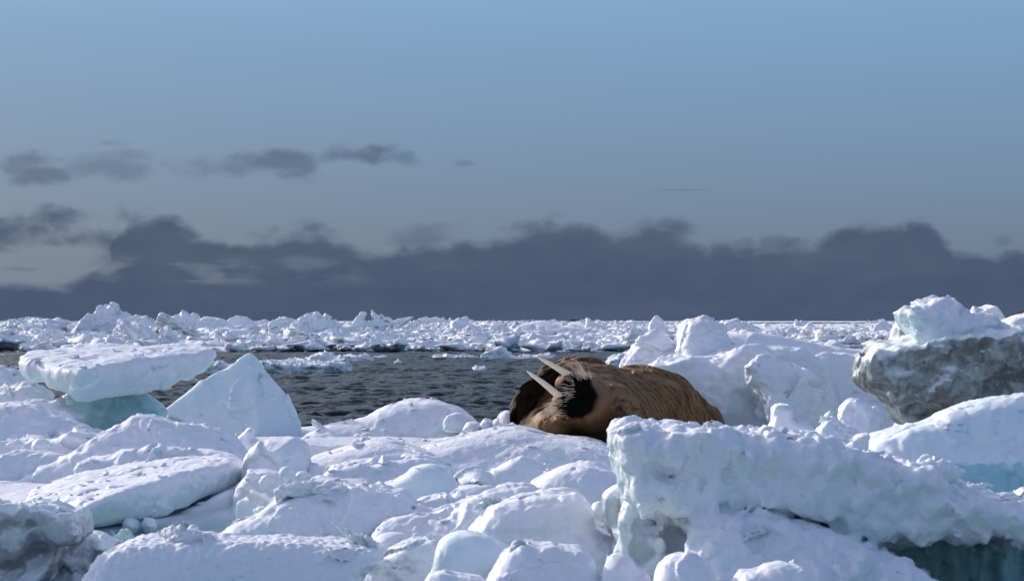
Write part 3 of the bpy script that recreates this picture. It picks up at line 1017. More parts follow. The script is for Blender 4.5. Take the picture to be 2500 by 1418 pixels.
block('blue_wedge', 'smooth blue wedge-shaped block in centre bottom foreground',
      [sil([(1052, 1410), (1060, 1370), (1067, 1337), (1081, 1317), (1125, 1299), (1176, 1305), (1230, 1333), (1262, 1357), (1244, 1376), (1203, 1400), (1160, 1450), (1055, 1450)], 13.2, .7, .13, .2)], 13.3, 'smooth_blue', 'smooth', 4, .9, group=NEAR)
block('grey_ice_block', 'dirty translucent block wedged between granular slab and blue wedge',
      [sil([(860, 1430), (911, 1371), (945, 1350), (1006, 1322), (1076, 1316), (1072, 1360), (1060, 1450), (860, 1450)], 13.9, .6, .07, .4)], 13.9, 'grey_ice', 'snow', 4, .6, group=NEAR)
block('ice_ball', 'small smooth rounded lump above the dirty translucent block',
      [ell(955, 1325, 14.5, 50, 28, .16, 8)], 14.5, 'ice', 'smooth', 4, .5, 'ice block', NEAR)
block('snow_chunk', 'bright blunt snow chunk with square head at bottom centre',
      [sil([(1170, 1430), (1215, 1375), (1251, 1341), (1271, 1322), (1346, 1326), (1366, 1336), (1414, 1339), (1442, 1353), (1452, 1378), (1466, 1450), (1170, 1450)], 12.5, .7, .09, .25)], 12.6, 'snow', 'lumpy', 4, .5, group=NEAR)
block('snow_lump', 'low snow lump cut by the bottom edge below the blue wedge',
      [sil([(1000, 1440), (1040, 1408), (1081, 1394), (1125, 1402), (1190, 1408), (1190, 1450), (1000, 1450)], 12.3, .5, .1, .4)], 12.3, 'snow', 'soft', 4, .6, group=NEAR)

# --- middle of the floe
block('snow_mound', 'rounded snow mound with blue patch at the back edge of floe',
      [sil([(740, 1060), (800, 1035), (870, 1027), (904, 1016), (958, 990), (1006, 980), (1057, 981), (1108, 996), (1164, 1030), (1200, 1090), (740, 1090)], 28.2, 1.8, .14, 1.5)], 28.5, 'ice', 'soft', 4, .7, group=NEAR)
block('ice_lump', 'small pale ice lump on the right shoulder of the back mound',
      [sil([(1082, 1030), (1101, 1008), (1132, 1009), (1158, 1026), (1160, 1050), (1085, 1050)], 27.8, .5, .05, .4)], 27.8, 'ice', 'soft', 3.2, .7, group=NEAR)
for i, (px, py, rx, rz, lb) in enumerate([(1155, 1040, 22, 14, 'leftmost snow lump of the rubble beside the walrus chest'), (1188, 1034, 20, 14, 'second snow lump of the rubble beside the walrus chest'),
                                          (1214, 1030, 20, 18, 'third snow lump of the rubble beside the walrus chest'), (1240, 1022, 18, 20, 'tallest snow lump touching the walrus chest edge'),
                                          (1176, 1052, 26, 10, 'flat snow lump lying before the rubble beside walrus')]):
    block('snow_lump', lb, [ell(px, py + 6, 27.0 - .05 * i, rx, rz, .14, 10)], 27, 'snow', 'lumpy', 3, .5, group=NEAR)
block('stained_snow_patch', 'low tan stained snow patch left of the walrus',
      [ell(1140, 1072, 25.3, 60, 13, .35, 8)], 25.3, 'tan_ice', 'soft', 3.4, .5, 'snow', NEAR)
block('snow_bank', 'smooth snow bank rising in front of the walrus',
      [sil([(1010, 1110), (1060, 1085), (1159, 1064), (1246, 1045), (1295, 1054), (1346, 1071), (1465, 1081), (1508, 1101), (1560, 1130), (1560, 1180), (1010, 1180)], 22.4, 2.2, .12, 1.9, .1)], 23.5, 'floe_snow', 'soft', 4, .55, group=NEAR)
block('snow_drift', 'low wind-packed snow drift crossing the floe left of centre',
      [sil([(740, 1125), (830, 1100), (920, 1078), (985, 1090), (1060, 1112), (1110, 1150), (740, 1160)], 21.8, 1.5, .1, 1.9, .1)], 22, 'floe_snow', 'soft', 4, .5, group=NEAR)
block('snow_lump', 'two-headed little snow lump right of the peaked mound top',
      [sil([(560, 1078), (590, 1058), (606, 1042), (622, 1046), (618, 1068), (635, 1080), (620, 1105), (570, 1105)], 22.0, .45, .06, .3)], 22, 'snow', 'snow', 3.4, .5, group=NEAR)

# --- right foreground
big = block('carved_ice_block', 'huge carved melting ice block with overhanging ledge in right foreground',
            [sil([(1500, 1085), (1504, 1056), (1526, 1042), (1563, 1036), (1593, 1041), (1664, 1041), (1710, 1036), (1744, 1049), (1849, 1058), (1975, 1070), (2046, 1085), (2143, 1118), (2240, 1132), (2290, 1178),
                  (2360, 1192), (2445, 1226), (2540, 1232), (2540, 1300), (2440, 1326), (2395, 1300), (2330, 1322), (2260, 1298), (2215, 1318), (2165, 1305), (2060, 1290), (1990, 1266), (1900, 1240), (1820, 1232), (1700, 1240), (1620, 1238), (1545, 1232), (1516, 1170)],
                 13.6, 1.5, .12, .12, ext=False),
             ('+', 22, sil([(1520, 1150), (1560, 1210), (1700, 1215), (1830, 1225), (1890, 1255), (1720, 1330), (1640, 1450), (1490, 1450), (1503, 1340), (1510, 1285), (1526, 1220)], 14.0, 1.0, .1, -.1)),
             ('+', 20, sil([(1690, 1270), (1800, 1232), (1880, 1240), (1960, 1272), (2050, 1307), (2150, 1335), (2230, 1368), (2345, 1450), (1630, 1450), (1670, 1350)], 13.1, 1.2, .14, .75)),
             ('+', 8, sil([(1740, 1190), (2230, 1250), (2230, 1345), (1740, 1310)], 14.2, .6, .05, ext=False)),
             ('+', 12, ell(2292, 1160, 14.0, 46, 36, .2)), ('+', 10, ell(2260, 1140, 14.2, 24, 18, .15)), ('+', 12, ell(2420, 1245, 13.9, 60, 40, .25)),
             ('-', 14, ell(1625, 1150, 13.5, 46, 32, .22, -20)), ('-', 10, ell(1560, 1185, 13.5, 34, 22, .16, 15)), ('-', 14, ell(1592, 1288, 13.85, 52, 36, .32, 25)), ('-', 14, ell(1655, 1318, 13.9, 60, 34, .32, -28)), ('-', 12, ell(1568, 1345, 13.85, 36, 48, .26, 10)), ('-', 10, ell(1540, 1265, 13.7, 30, 20, .2, 20)), ('-', 10, ell(1965, 1268, 13.6, 125, 13, .15, -16))],
            13.8, 'blue_ice', [('f', 13, 150), ('w', 20, 78, (1, 1, .75)), ('w', 10, 34, (1, 1, .7)), ('k', 7, 60), ('r', 8, 55, (1, 1, .6)), ('f', 2.5, 16)], 3.8, .9, group=NEAR)
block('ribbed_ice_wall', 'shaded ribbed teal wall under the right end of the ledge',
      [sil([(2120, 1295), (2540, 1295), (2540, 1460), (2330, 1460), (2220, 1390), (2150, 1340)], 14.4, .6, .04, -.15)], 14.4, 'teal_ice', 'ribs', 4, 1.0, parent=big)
block('ice_nub', 'small tan-grey ice nub sticking out left of the carved block',
      [sil([(1469, 1214), (1480, 1200), (1497, 1188), (1520, 1180), (1525, 1250), (1500, 1250), (1476, 1238)], 14.5, .35, .06, .1)], 14.5, 'grey_ice', 'soft', 3.6, .4, 'ice chunk', NEAR)
block('snow_sloped_block', 'large block with thick snow cap and smooth turquoise face at right edge',
      [sil([(2105, 1110), (2140, 1080), (2222, 1045), (2298, 1030), (2316, 1010), (2390, 985), (2500, 970), (2600, 962), (2600, 1290), (2200, 1290), (2150, 1200)], 17.0, 1.4, .1, .9),
       ('-', 14, hull([(2290, 1120, 16.4), (2430, 1080, 16.4), (2640, 1040, 16.4), (2640, 1300, 16.4), (2400, 1300, 16.4), (2280, 1160, 16.4),
                       (2300, 1125, 17.25), (2440, 1085, 17.25), (2640, 1050, 17.25), (2640, 1300, 17.25), (2290, 1300, 17.25)], .03))], 17.3, 'turquoise_ice', 'snow', 4, .6, group=NEAR)
block('snow_ball', 'white rounded snow lump at right edge below the turquoise face',
      [ell(2505, 1222, 15.6, 42, 40, .16)], 15.6, 'snow', 'snow', 4, .5, group=NEAR)
block('ice_shard', 'upright blunt snow-covered shard standing behind the carved block',
      [sil([(1856, 1072), (1884, 1027), (1882, 994), (1901, 983), (1934, 989), (1938, 1022), (1974, 1029), (1988, 1051), (2000, 1130), (1850, 1130)], 15.3, .4, .06, .1)], 15.3, 'snow', 'soft', 3.4, .6, 'ice shard', NEAR)
block('ice_shard', 'small pointed snow spike on the top edge of the carved block',
      [sil([(2050, 1092), (2080, 1070), (2105, 1059), (2125, 1057), (2116, 1100), (2112, 1135), (2060, 1125)], 14.9, .25, .04, .1)], 14.9, 'snow', 'soft', 3.2, .5, 'ice shard', NEAR)
block('snow_lump', 'white rounded lump cut by bottom edge before the carved block',
      [sil([(1590, 1450), (1605, 1383), (1635, 1354), (1677, 1349), (1710, 1365), (1740, 1391), (1785, 1450)], 12.0, .5, .13, .3)], 12, 'snow', 'soft', 4, .7, group=NEAR)
block('snow_lump', 'wide two-headed snow lump cut by bottom edge right of centre',
      [sil([(1775, 1450), (1799, 1396), (1853, 1391), (1874, 1375), (1912, 1370), (1954, 1378), (1988, 1403), (2010, 1450)], 11.9, .5, .13, .3)], 11.9, 'snow', 'soft', 4, .7, group=NEAR)
block('snow_lump', 'cream-tinted snow lump at bottom edge left of carved block',
      [sil([(1455, 1450), (1472, 1390), (1488, 1357), (1513, 1351), (1538, 1357), (1551, 1391), (1580, 1395), (1600, 1450)], 12.4, .5, .08, .3)], 12.4, 'snow', 'lumpy', 4, .4, group=NEAR)

# --- ice wall right of the walrus
block('ice_block', 'bright faceted triangular block standing behind the walrus back',
      [sil([(1518, 896), (1549, 855), (1582, 818), (1602, 815), (1620, 826), (1653, 848), (1670, 900), (1660, 1000), (1530, 1000)], 29.6, 1.2, .06, .35)], 29.6, 'snow', 'crisp', 3.4, .9, group=NEAR)
block('ice_dome', 'large rounded white dome on top of the ice wall',
      [sil([(1655, 900), (1658, 830), (1664, 806), (1682, 785), (1708, 776), (1741, 779), (1758, 797), (1768, 818), (1800, 860), (1810, 920), (1660, 930)], 28.9, 1.3, .25, .15)], 29, 'snow', 'lumpy', 3.4, .7, group=NEAR)
block('snow_ridge', 'long smooth snow ridge tapering right behind the ice wall',
      [sil([(1745, 830), (1765, 817), (1831, 813), (1888, 821), (1970, 830), (2051, 846), (2135, 855), (2160, 960), (1750, 960)], 30.2, 1.2, .14, .6)], 30.2, 'snow', 'soft', 4, .5, group=NEAR)
block('ice_wall', 'broken pale green ice wall face right of the walrus',
      [sil([(1560, 905), (1574, 896), (1655, 865), (1757, 862), (1815, 852), (1888, 855), (1966, 852), (1995, 868), (2010, 900), (2050, 1100), (1540, 1100)], 27.9, 1.5, .1, .22)], 28, 'blue_ice', 'carved', 4, .7, group=NEAR)
block('ice_boulder', 'big faceted greenish boulder leaning on the ice wall',
      [sil([(1815, 900), (1850, 884), (1892, 874), (1937, 895), (1978, 911), (2027, 960), (2040, 1003), (2030, 1060), (1900, 1070), (1868, 1000), (1847, 961), (1827, 928)], 27.0, .9, .12, .35)], 27, 'blue_ice', 'crisp', 3.8, 1.3, group=NEAR)
block('leaning_snow_slab', 'smooth shaded slab leaning between boulder and dirty iceberg',
      [sil([(1970, 890), (2002, 866), (2051, 856), (2110, 866), (2190, 900), (2230, 1000), (2210, 1100), (2040, 1100), (2020, 960)], 28.0, 1.0, .08, .5)], 28, 'ice', 'soft', 4, .7, group=NEAR)
block('ice_chunk', 'bright white upright chunk in front of the leaning slab',
      [sil([(2043, 1004), (2056, 985), (2076, 972), (2108, 976), (2123, 1002), (2116, 1040), (2104, 1075), (2060, 1075)], 22.6, .4, .06, .2)], 22.7, 'snow', 'crisp', 3.2, .8, 'ice chunk', NEAR)
block('ice_chunk', 'glassy blue-green chunk left of the bright upright chunk',
      [sil([(1990, 1075), (2004, 1030), (2039, 1003), (2067, 1038), (2098, 1046), (2106, 1100), (1990, 1110)], 20.5, .5, .05, .4)], 20.6, 'blue_ice', 'crisp', 3.4, .9, 'ice chunk', NEAR)
block('ice_chunk', 'narrow shaded chunk right of the bright upright chunk',
      [sil([(2112, 1010), (2122, 994), (2140, 990), (2152, 1012), (2160, 1060), (2150, 1090), (2105, 1090)], 22.9, .4, .05, .2)], 23, 'ice', 'crisp', 3.4, .8, 'ice chunk', NEAR)
block('ice_chunk', 'small ragged snow chunk between narrow chunk and dirty iceberg',
      [sil([(2150, 1075), (2178, 1045), (2190, 1024), (2205, 1036), (2228, 1046), (2230, 1095), (2150, 1100)], 20.8, .4, .05, .3)], 20.8, 'snow', 'lumpy', 3.2, .5, 'ice chunk', NEAR)

# --- dirty berg at right
berg = block('dirty_iceberg', 'tall dirty grey overhanging iceberg with white crown at right',
      [sil([(2104, 892), (2108, 870), (2140, 852), (2174, 839), (2231, 824), (2300, 815), (2450, 808), (2640, 800), (2640, 1010), (2400, 990), (2250, 985), (2165, 975), (2149, 957), (2108, 938)], 24.0, 1.6, .13, -.12),
       ('-', 14, ell(2150, 945, 23.9, 44, 18, .35, -15)), ('-', 14, ell(2480, 960, 23.9, 90, 70, .3, 20))],
      24.3, 'dirty_ice', 'carved', 3.8, .8, cat='iceberg', group=NEAR)
block('snow_crown', 'white rounded snow crown of the iceberg',
      [sil([(2202, 766), (2214, 757), (2243, 753), (2276, 738), (2320, 734), (2341, 745), (2352, 775), (2375, 765), (2400, 752), (2430, 768), (2480, 800), (2560, 800), (2640, 805), (2640, 850), (2240, 850), (2232, 826), (2215, 795)], 24.25, 1.2, .12, .2),
       ('+', 10, ell(2214, 768, 24.6, 16, 14, .12)), ('-', 12, ell(2250, 800, 24.1, 40, 20, .22, -25))], 24.3, 'ice', 'lumpy', 3.4, .85, parent=berg)
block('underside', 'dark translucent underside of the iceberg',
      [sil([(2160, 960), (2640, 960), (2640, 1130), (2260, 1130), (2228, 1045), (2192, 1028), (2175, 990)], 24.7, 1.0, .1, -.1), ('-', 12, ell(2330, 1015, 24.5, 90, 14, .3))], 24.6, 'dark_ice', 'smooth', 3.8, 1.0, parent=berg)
block('ice_block', 'rounded white block with spiky top behind the dirty iceberg crown',
      [sil([(2352, 790), (2362, 776), (2388, 760), (2392, 750), (2408, 748), (2422, 740), (2432, 750), (2441, 760), (2446, 772), (2470, 790), (2500, 860), (2340, 860)], 29.0, 1.0, .07, .2)], 29, 'snow', 'lumpy', 3.2, .45, group=NEAR)
block('ice_block', 'sloping snow block at right edge below the headland',
      [sil([(2440, 806), (2462, 785), (2485, 774), (2520, 765), (2600, 760), (2600, 860), (2440, 860)], 27.6, .9, .05, .3)], 27.6, 'snow', 'snow', 3.4, .5, group=NEAR)
block('ice_block', 'small flat-topped block at right edge on the dirty iceberg',
      [sil([(2470, 808), (2485, 802), (2540, 794), (2600, 792), (2600, 835), (2470, 830)], 26.4, .6, .03, .2)], 26.4, 'snow', 'soft', 3.4, .4, group=NEAR)
block('ice_block', 'grey-green translucent lump peeking out left of the iceberg crown',
      [sil([(2178, 826), (2182, 800), (2188, 784), (2202, 778), (2225, 800), (2232, 850), (2170, 850)], 27.4, .6, .06, .2)], 27.4, 'grey_ice', 'soft', 3.2, .6, group=NEAR)

# --- floes adrift on the open water
DRIFT = 'floes drifting in the open lead'


def drift(name, label, pts, mat='pack_snow', style='far', T=2.0, lean=.6, vox=2.6, r=.1, nf=.8, pywater=None):
    pyw = max(p[1] for p in pts) if pywater is None else pywater
    Y = HC * F_PX / (pyw - HY)
    low = [(a, b + (14 if b >= pyw - 1 else 0)) for a, b in pts]
    return block(name, label, [sil(low, Y, T, r, lean, .1)], Y, mat, style, vox, nf, 'ice floe', DRIFT, ys=2.5)


drift('ice_floe', 'flat floe with dark front edge drifting right of the pyramid', [(600, 890), (650, 881), (700, 885), (760, 888), (838, 887), (846, 895), (852, 913), (700, 917), (590, 914)], 'pack_grey', T=4, lean=.1)
drift('ice_floe', 'small ball of ice at the tip of the dark-edged floe', [(848, 902), (853, 897), (860, 901), (861, 911), (855, 915), (847, 913)], T=.5, lean=.1, vox=2)
drift('ice_floe', 'rubble-topped floe behind the dark-edged floe', [(690, 884), (700, 880), (725, 876), (758, 878), (762, 868), (780, 861), (800, 866), (808, 874), (840, 874), (850, 884), (846, 890), (700, 892)], 'pack_snow', 'rubble', 3, nf=.45)
drift('ice_floe', 'round-headed floe of snow lumps at end of rubble-topped floe', [(832, 874), (850, 867), (872, 870), (890, 866), (902, 874), (910, 884), (900, 889), (840, 889)], 'pack_snow', 'rubble', 2, nf=.4)
drift('ice_floe', 'dark-sided floe tip showing behind the tilted slab', [(478, 916), (500, 898), (540, 880), (556, 891), (600, 888), (620, 893), (560, 902), (500, 920), (480, 920)], 'pack_grey', T=2)
drift('ice_floe', 'tiny white floe between tilted slab and pyramid', [(411, 937), (420, 931), (432, 929), (444, 935), (445, 942), (412, 942)], T=.8)
drift('ice_floe', 'tiny flat floe just right of the tiny white floe', [(455, 930), (470, 926), (488, 927), (490, 933), (455, 933)], T=.6)
drift('ice_floe', 'lone small floe with peaked top in mid water', [(1158, 904), (1168, 898), (1180, 894), (1192, 900), (1203, 905), (1202, 909), (1159, 909)], T=1.2)
drift('ice_floe', 'tiny white floe alone in the upper water', [(964, 885), (972, 881), (984, 885), (984, 889), (964, 889)], T=.8)
drift('ice_floe', 'thin flat floe left of the humped floe', [(1054, 875), (1075, 869), (1110, 871), (1165, 872), (1165, 878), (1055, 879)], T=2)
drift('ice_floe', 'humped pale blue floe with broad back in upper water', [(1174, 876), (1184, 866), (1200, 858), (1215, 850), (1228, 849), (1238, 860), (1252, 872), (1300, 870), (1330, 867), (1352, 872), (1350, 879), (1176, 879)], 'pack_snow', 'far', 3)
drift('ice_floe', 'thin flat floe above the upper tusk tip', [(1318, 874), (1345, 871), (1366, 873), (1366, 878), (1318, 878)], T=1)
drift('ice_floe', 'thin white floe above the walrus shoulder', [(1372, 876), (1390, 870), (1420, 871), (1431, 874), (1430, 879), (1374, 879)], T=1.2)
drift('ice_floe', 'scrap of ice floating right of the thin white floe', [(1448, 876), (1462, 872), (1475, 876), (1475, 879), (1448, 879)], T=.7)
drift('ice_floe', 'grey sloping floe left of the faceted triangular block', [(1475, 885), (1500, 872), (1520, 862), (1545, 857), (1560, 870), (1560, 900), (1500, 905)], 'pack_grey', T=2.0, lean=.3)
drift('ice_floe', 'flat floe at left edge beyond the tilted slab', [(-20, 852), (30, 849), (60, 852), (66, 861), (-20, 862)], T=4)
drift('ice_floe', 'small pale floe at left edge in the dark water', [(-10, 866), (8, 862), (14, 868), (12, 872), (-10, 872)], T=.8)
drift('ice_floe', 'scrap of thin ice near the pack edge above lone floe', [(915, 873), (930, 870), (952, 872), (952, 876), (915, 876)], T=.8)

# --- named hummocks of the distant pack
FAR = 'hummocks of the distant pack ice'


def far(name, label, pts, base, mat='pack_snow', style='far', T=None, lean=.35, r=.12, vox=2.4, nf=.8, cat='ice hummock', cut=0):
    Y = HC * F_PX / (base - HY)
    w = (max(p[0] for p in pts) - min(p[0] for p in pts)) * Y / F_PX
    T = T or min(w * .6, 4.0)
    return block(name, label, [sil(pts, Y, T, r * Y / 150, lean, .1, cut)], Y, mat, style, vox, nf, cat, FAR, ys=2.2)


far('ice_hummock', 'tallest craggy white hummock on the left skyline',
    [(188, 805), (205, 778), (215, 769), (228, 766), (238, 763), (238, 750), (243, 747), (252, 752), (264, 752), (270, 744), (276, 744), (285, 755), (290, 765), (305, 768), (315, 776), (322, 800), (322, 822), (190, 822)], 824, style='rubble', nf=.5)
far('ice_block', 'flat-topped block on the skyline at far left', [(57, 797), (60, 772), (74, 770), (86, 776), (92, 785), (95, 800), (58, 802)], 804, style='farsm')
far('ice_hummock', 'broad block with turquoise left corner beside the tallest hummock', [(296, 815), (297, 788), (315, 774), (325, 771), (340, 772), (357, 771), (362, 778), (375, 786), (385, 812), (300, 817)], 818, style='far', nf=.6)
far('ice_hummock', 'angular ridge with grey front right of the turquoise-cornered block', [(385, 818), (387, 785), (392, 768), (405, 772), (420, 773), (432, 766), (442, 766), (445, 757), (466, 770), (473, 766), (486, 772), (480, 800), (462, 818)], 820, style='far', nf=.6)
far('tilted_floe', 'tilted smooth pinkish-white floe on the left centre skyline', [(473, 800), (478, 780), (500, 773), (540, 777), (570, 790), (600, 802), (560, 806), (490, 806)], 812, style='farsm', nf=.6, lean=1.4)
far('tilted_floe', 'tilted floe with blue shaded face on left centre skyline', [(555, 796), (558, 778), (575, 772), (600, 775), (620, 785), (640, 798), (640, 806), (570, 806)], 810, style='farsm', nf=.6)
far('ice_hummock', 'small rough peak right of the blue-faced tilted floe', [(625, 802), (632, 785), (648, 779), (662, 786), (670, 804), (630, 808)], 812, style='rubble', nf=.3)
far('ice_block', 'block with dark green underside leaning left of rounded hummock', [(655, 814), (660, 790), (680, 776), (700, 774), (722, 782), (730, 800), (718, 804), (700, 818), (675, 819)], 822, 'pack_grey', 'far', nf=.5)
far('ice_hummock', 'big rounded craggy hummock on the centre-left skyline', [(708, 822), (715, 795), (730, 776), (748, 769), (765, 768), (772, 764), (782, 770), (800, 776), (822, 782), (832, 800), (832, 824), (770, 828)], 829, style='rubble', nf=.5)
far('ice_block', 'square grey-fronted block right of big rounded hummock', [(826, 822), (828, 802), (850, 798), (870, 798), (882, 808), (882, 822)], 824, 'pack_grey', 'far', nf=.6)
far('ice_pinnacle', 'leaning white ice pinnacle on the centre skyline', [(852, 802), (862, 790), (870, 776), (884, 760), (893, 763), (888, 780), (900, 785), (915, 800), (920, 812), (860, 812)], 814, style='farsm', nf=.7)
far('ice_pinnacle', 'tallest sharp pinnacle with green-shaded base on centre skyline', [(900, 808), (906, 785), (905, 758), (909, 754), (918, 764), (926, 772), (930, 765), (938, 774), (955, 776), (962, 786), (956, 804), (930, 812)], 814, 'green_ice', 'far', nf=.5)
far('tilted_floe', 'thin floe tilted up right beside the sharp pinnacle', [(955, 800), (962, 782), (985, 776), (998, 773), (1011, 773), (1002, 782), (985, 796), (970, 802), (960, 806)], 810, 'pack_grey', 'farsm', nf=.5, lean=.1)
far('ice_block', 'grey pyramid-like block in front of the tilted thin floe', [(945, 805), (952, 797), (960, 787), (968, 797), (982, 806), (975, 811), (955, 811)], 812, style='farsm', nf=.5)
far('ice_block', 'dark-fronted block right of the pinnacles', [(980, 806), (985, 796), (1000, 790), (1012, 796), (1018, 808), (985, 812)], 814, 'pack_grey', 'far', nf=.5)
far('small_iceberg', 'small turquoise two-horned iceberg on the horizon', [(1060, 790), (1066, 783), (1076, 780), (1083, 775), (1090, 782), (1096, 780), (1099, 773), (1103, 780), (1110, 787), (1112, 791)], 792.5, 'blue_ice', 'farsm', nf=.3, cat='iceberg', vox=1.6)
far('snow_slope_floe', 'long smooth tilted snow floe below the boat', [(1248, 815), (1265, 795), (1300, 785), (1335, 784), (1370, 795), (1420, 800), (1470, 805), (1500, 820), (1505, 832), (1420, 836), (1330, 825), (1270, 822)], 832, style='farsm', nf=.8, lean=2.0, T=6)
far('ice_pinnacle', 'white spike at the right end of the long smooth floe', [(1425, 805), (1432, 790), (1433, 777), (1440, 779), (1452, 788), (1475, 795), (1490, 806), (1430, 810)], 814, style='farsm', nf=.6)
far('ice_block', 'rounded pale block with dark patch left of the long floe', [(1135, 806), (1142, 795), (1155, 791), (1170, 800), (1166, 815), (1140, 818)], 818, 'pack_grey', 'far', nf=.6)
far('ice_block', 'grey upright block at the left end of long smooth floe', [(1190, 818), (1195, 795), (1215, 790), (1240, 800), (1250, 818), (1240, 823), (1195, 820)], 825, style='far', nf=.6)
far('ice_block', 'tall pale pointed block rising left of the rounded dome', [(1578, 820), (1586, 790), (1598, 772), (1606, 770), (1618, 782), (1622, 800), (1640, 820)], 822, 'pack_snow', 'farsm', nf=.5)
far('ice_hummock', 'craggy white hummock right of the large dome', [(1760, 800), (1768, 786), (1785, 781), (1795, 777), (1808, 784), (1830, 790), (1850, 800), (1860, 815), (1765, 815)], 818, style='rubble', nf=.4)
far('ice_block', 'pale block standing in front of the far dark lead', [(1960, 800), (1972, 788), (1982, 786), (1984, 795), (1998, 802), (1995, 812), (1960, 812)], 812, style='far', nf=.4)
far('ice_hummock', 'white arched hummock left of the dirty iceberg', [(2128, 808), (2132, 792), (2148, 782), (2160, 779), (2172, 790), (2180, 800), (2185, 815), (2130, 816)], 818, style='rubble', nf=.35)
far('dirty_ice_ridge', 'tan dirt-stained ridge of ice behind the long snow ridge', [(1985, 835), (1995, 822), (2020, 816), (2045, 818), (2060, 830), (2095, 835), (2100, 846), (2000, 848)], 850, 'tan_ice', 'rubble', nf=.5)
far('dirty_ice_block', 'brown speckled block at right end of the stained ridge', [(2092, 846), (2096, 826), (2105, 822), (2130, 826), (2142, 822), (2158, 834), (2160, 850), (2100, 854)], 854, 'tan_ice', 'rubble', nf=.5)
far('dirty_ice_block', 'small brown tipped block at left end of stained ridge', [(1932, 820), (1940, 812), (1958, 808), (1975, 815), (1985, 830), (1950, 832)], 836, 'tan_ice', 'far', nf=.6)
far('ice_block', 'cream rounded block behind the tilted slab back edge', [(365, 835), (372, 806), (385, 803), (402, 810), (425, 815), (435, 838), (370, 840)], 842, 'tan_ice', 'far', nf=.7)
far('ice_block', 'two-lobed pale block left of the tilted slab back edge', [(74, 848), (90, 830), (108, 806), (120, 800), (134, 802), (132, 812), (142, 812), (150, 830), (160, 846), (80, 852)], 853, style='far', nf=.8)
far('ice_block', 'round boulder of ice at left above the dark water', [(24, 848), (30, 835), (42, 827), (62, 828), (74, 838), (74, 850), (30, 852)], 853, style='far', nf=.8)
far('ice_block', 'pale blue block cut by left edge in the pack', [(-20, 846), (-20, 818), (5, 820), (20, 832), (26, 848), (0, 850)], 852, style='farsm', nf=.8)
far('tilted_floe', 'bright white tilted plate in the middle of pack edge', [(1000, 828), (1030, 818), (1050, 812), (1062, 818), (1074, 830), (1070, 838), (1010, 836)], 840, style='farsm', nf=.8, lean=.9)
far('ice_block', 'thick wedge of ice at the pack edge with shaded right end', [(985, 850), (995, 838), (1030, 828), (1060, 828), (1073, 834), (1070, 850), (1050, 856), (990, 856)], 857, style='far', nf=.8)
far('tilted_floe', 'dark-bellied slab at the pack edge above rubble-topped floe', [(800, 852), (820, 840), (850, 829), (870, 828), (884, 838), (885, 846), (850, 852), (815, 855)], 857, 'pack_grey', 'farsm', nf=.8)
far('tilted_floe', 'flat block with snowy top at the pack edge in centre', [(1078, 858), (1085, 846), (1110, 843), (1170, 848), (1178, 858), (1085, 862)], 862, 'pack_grey', 'far', nf=.7)
far('tilted_floe', 'low wedge floe left of the pyramid peak', [(545, 850), (560, 842), (590, 834), (610, 834), (614, 846), (580, 856), (548, 857)], 859, 'pack_grey', 'farsm', nf=.8)
far('ice_block', 'rough grey boulder behind right end of tilted slab', [(505, 846), (520, 834), (540, 830), (548, 842), (540, 856), (515, 856)], 858, 'pack_grey', 'far', nf=.7)
far('tilted_floe', 'wedge slab with shaded face behind the tilted slab', [(540, 815), (565, 806), (600, 803), (616, 806), (614, 818), (580, 824), (550, 820)], 828, 'pack_snow', 'farsm', nf=.8)

# --- anonymous blocks of the pack: templates, individuals, and the countless rest


def chunk_template(seed, h):
    r = np.random.default_rng(seed)
    k = r.integers(9, 14)
    n = r.normal(size=(k, 3))
    n /= np.linalg.norm(n, axis=1)[:, None]
    n[0], n[1] = (0.25 * r.normal(), 0.25 * r.normal(), 1), (0, 0, -1)
    n /= np.linalg.norm(n, axis=1)[:, None]
    o = r.uniform(.55, 1.0, k)
    o[0], o[1] = r.uniform(.35, .75), .4

    def ev(X, Y, Z):
        s = 0.0
        for a, b in zip(n, o):
            s = s + np.exp(np.clip((a[0] * X + a[1] * Y + a[2] * Z - b) / .06, -50, 50))
        return .06 * np.log(s)
    v, q = field_mesh([('+', 0, (np.array([-1.4] * 3), np.array([1.4] * 3), ev))], h, [('f', .10, .8), ('k', .22, .62), ('k', .10, .3)], seed, 1.0)
    return v, q


TPL = [chunk_template(100 + i, .10) for i in range(10)]
TPL_ME = []
for i, (v, q) in enumerate(TPL):
    me = mesh_from('pack_block_%d' % i, v, q)
    me.materials.append(MAT['pack_snow'] if i % 5 else MAT['pack_grey'])
    TPL_ME.append(me)
rr = np.random.default_rng(21)
made = 0
while made < 290:
    py = rr.uniform(788, 858)
    px = rr.uniform(-20, 2520)
    Y = HC * F_PX / (py - HY)
    x = (px - CX) / F_PX * Y
    if lead(px, py, 1790, 2230, 784.5, 797) or lead(px, py, 1370, 1436, 784, 800) or (py > 800 and 1540 < px < 2520 and rr.random() < .8) or Y > pack_edge(np.array([x]))[0] + 1e9 or Y < pack_edge(np.array([x]))[0] + 1:
        continue
    size = (rr.uniform(.5, 1.2) ** 1.5) * (.55 + .5 * (Y > 250)) * (1 + .35 * (Y > 500))
    size *= 1 + 1.3 * rr.random() ** 5
    o = link('pack_ice_block', TPL_ME[rr.integers(0, 10)], None)
    o.location = (x, Y, .10 + size * .05)
    o.rotation_euler = (rr.normal() * .25, rr.normal() * .25, rr.uniform(0, 6.28))
    o.scale = (size * rr.uniform(.8, 1.8), size * rr.uniform(.7, 1.3), size * rr.uniform(.55, 1.15))
    tag(o, 'one of the many broken white blocks jammed in the distant pack', 'ice block', 'broken blocks of the distant pack')
    made += 1

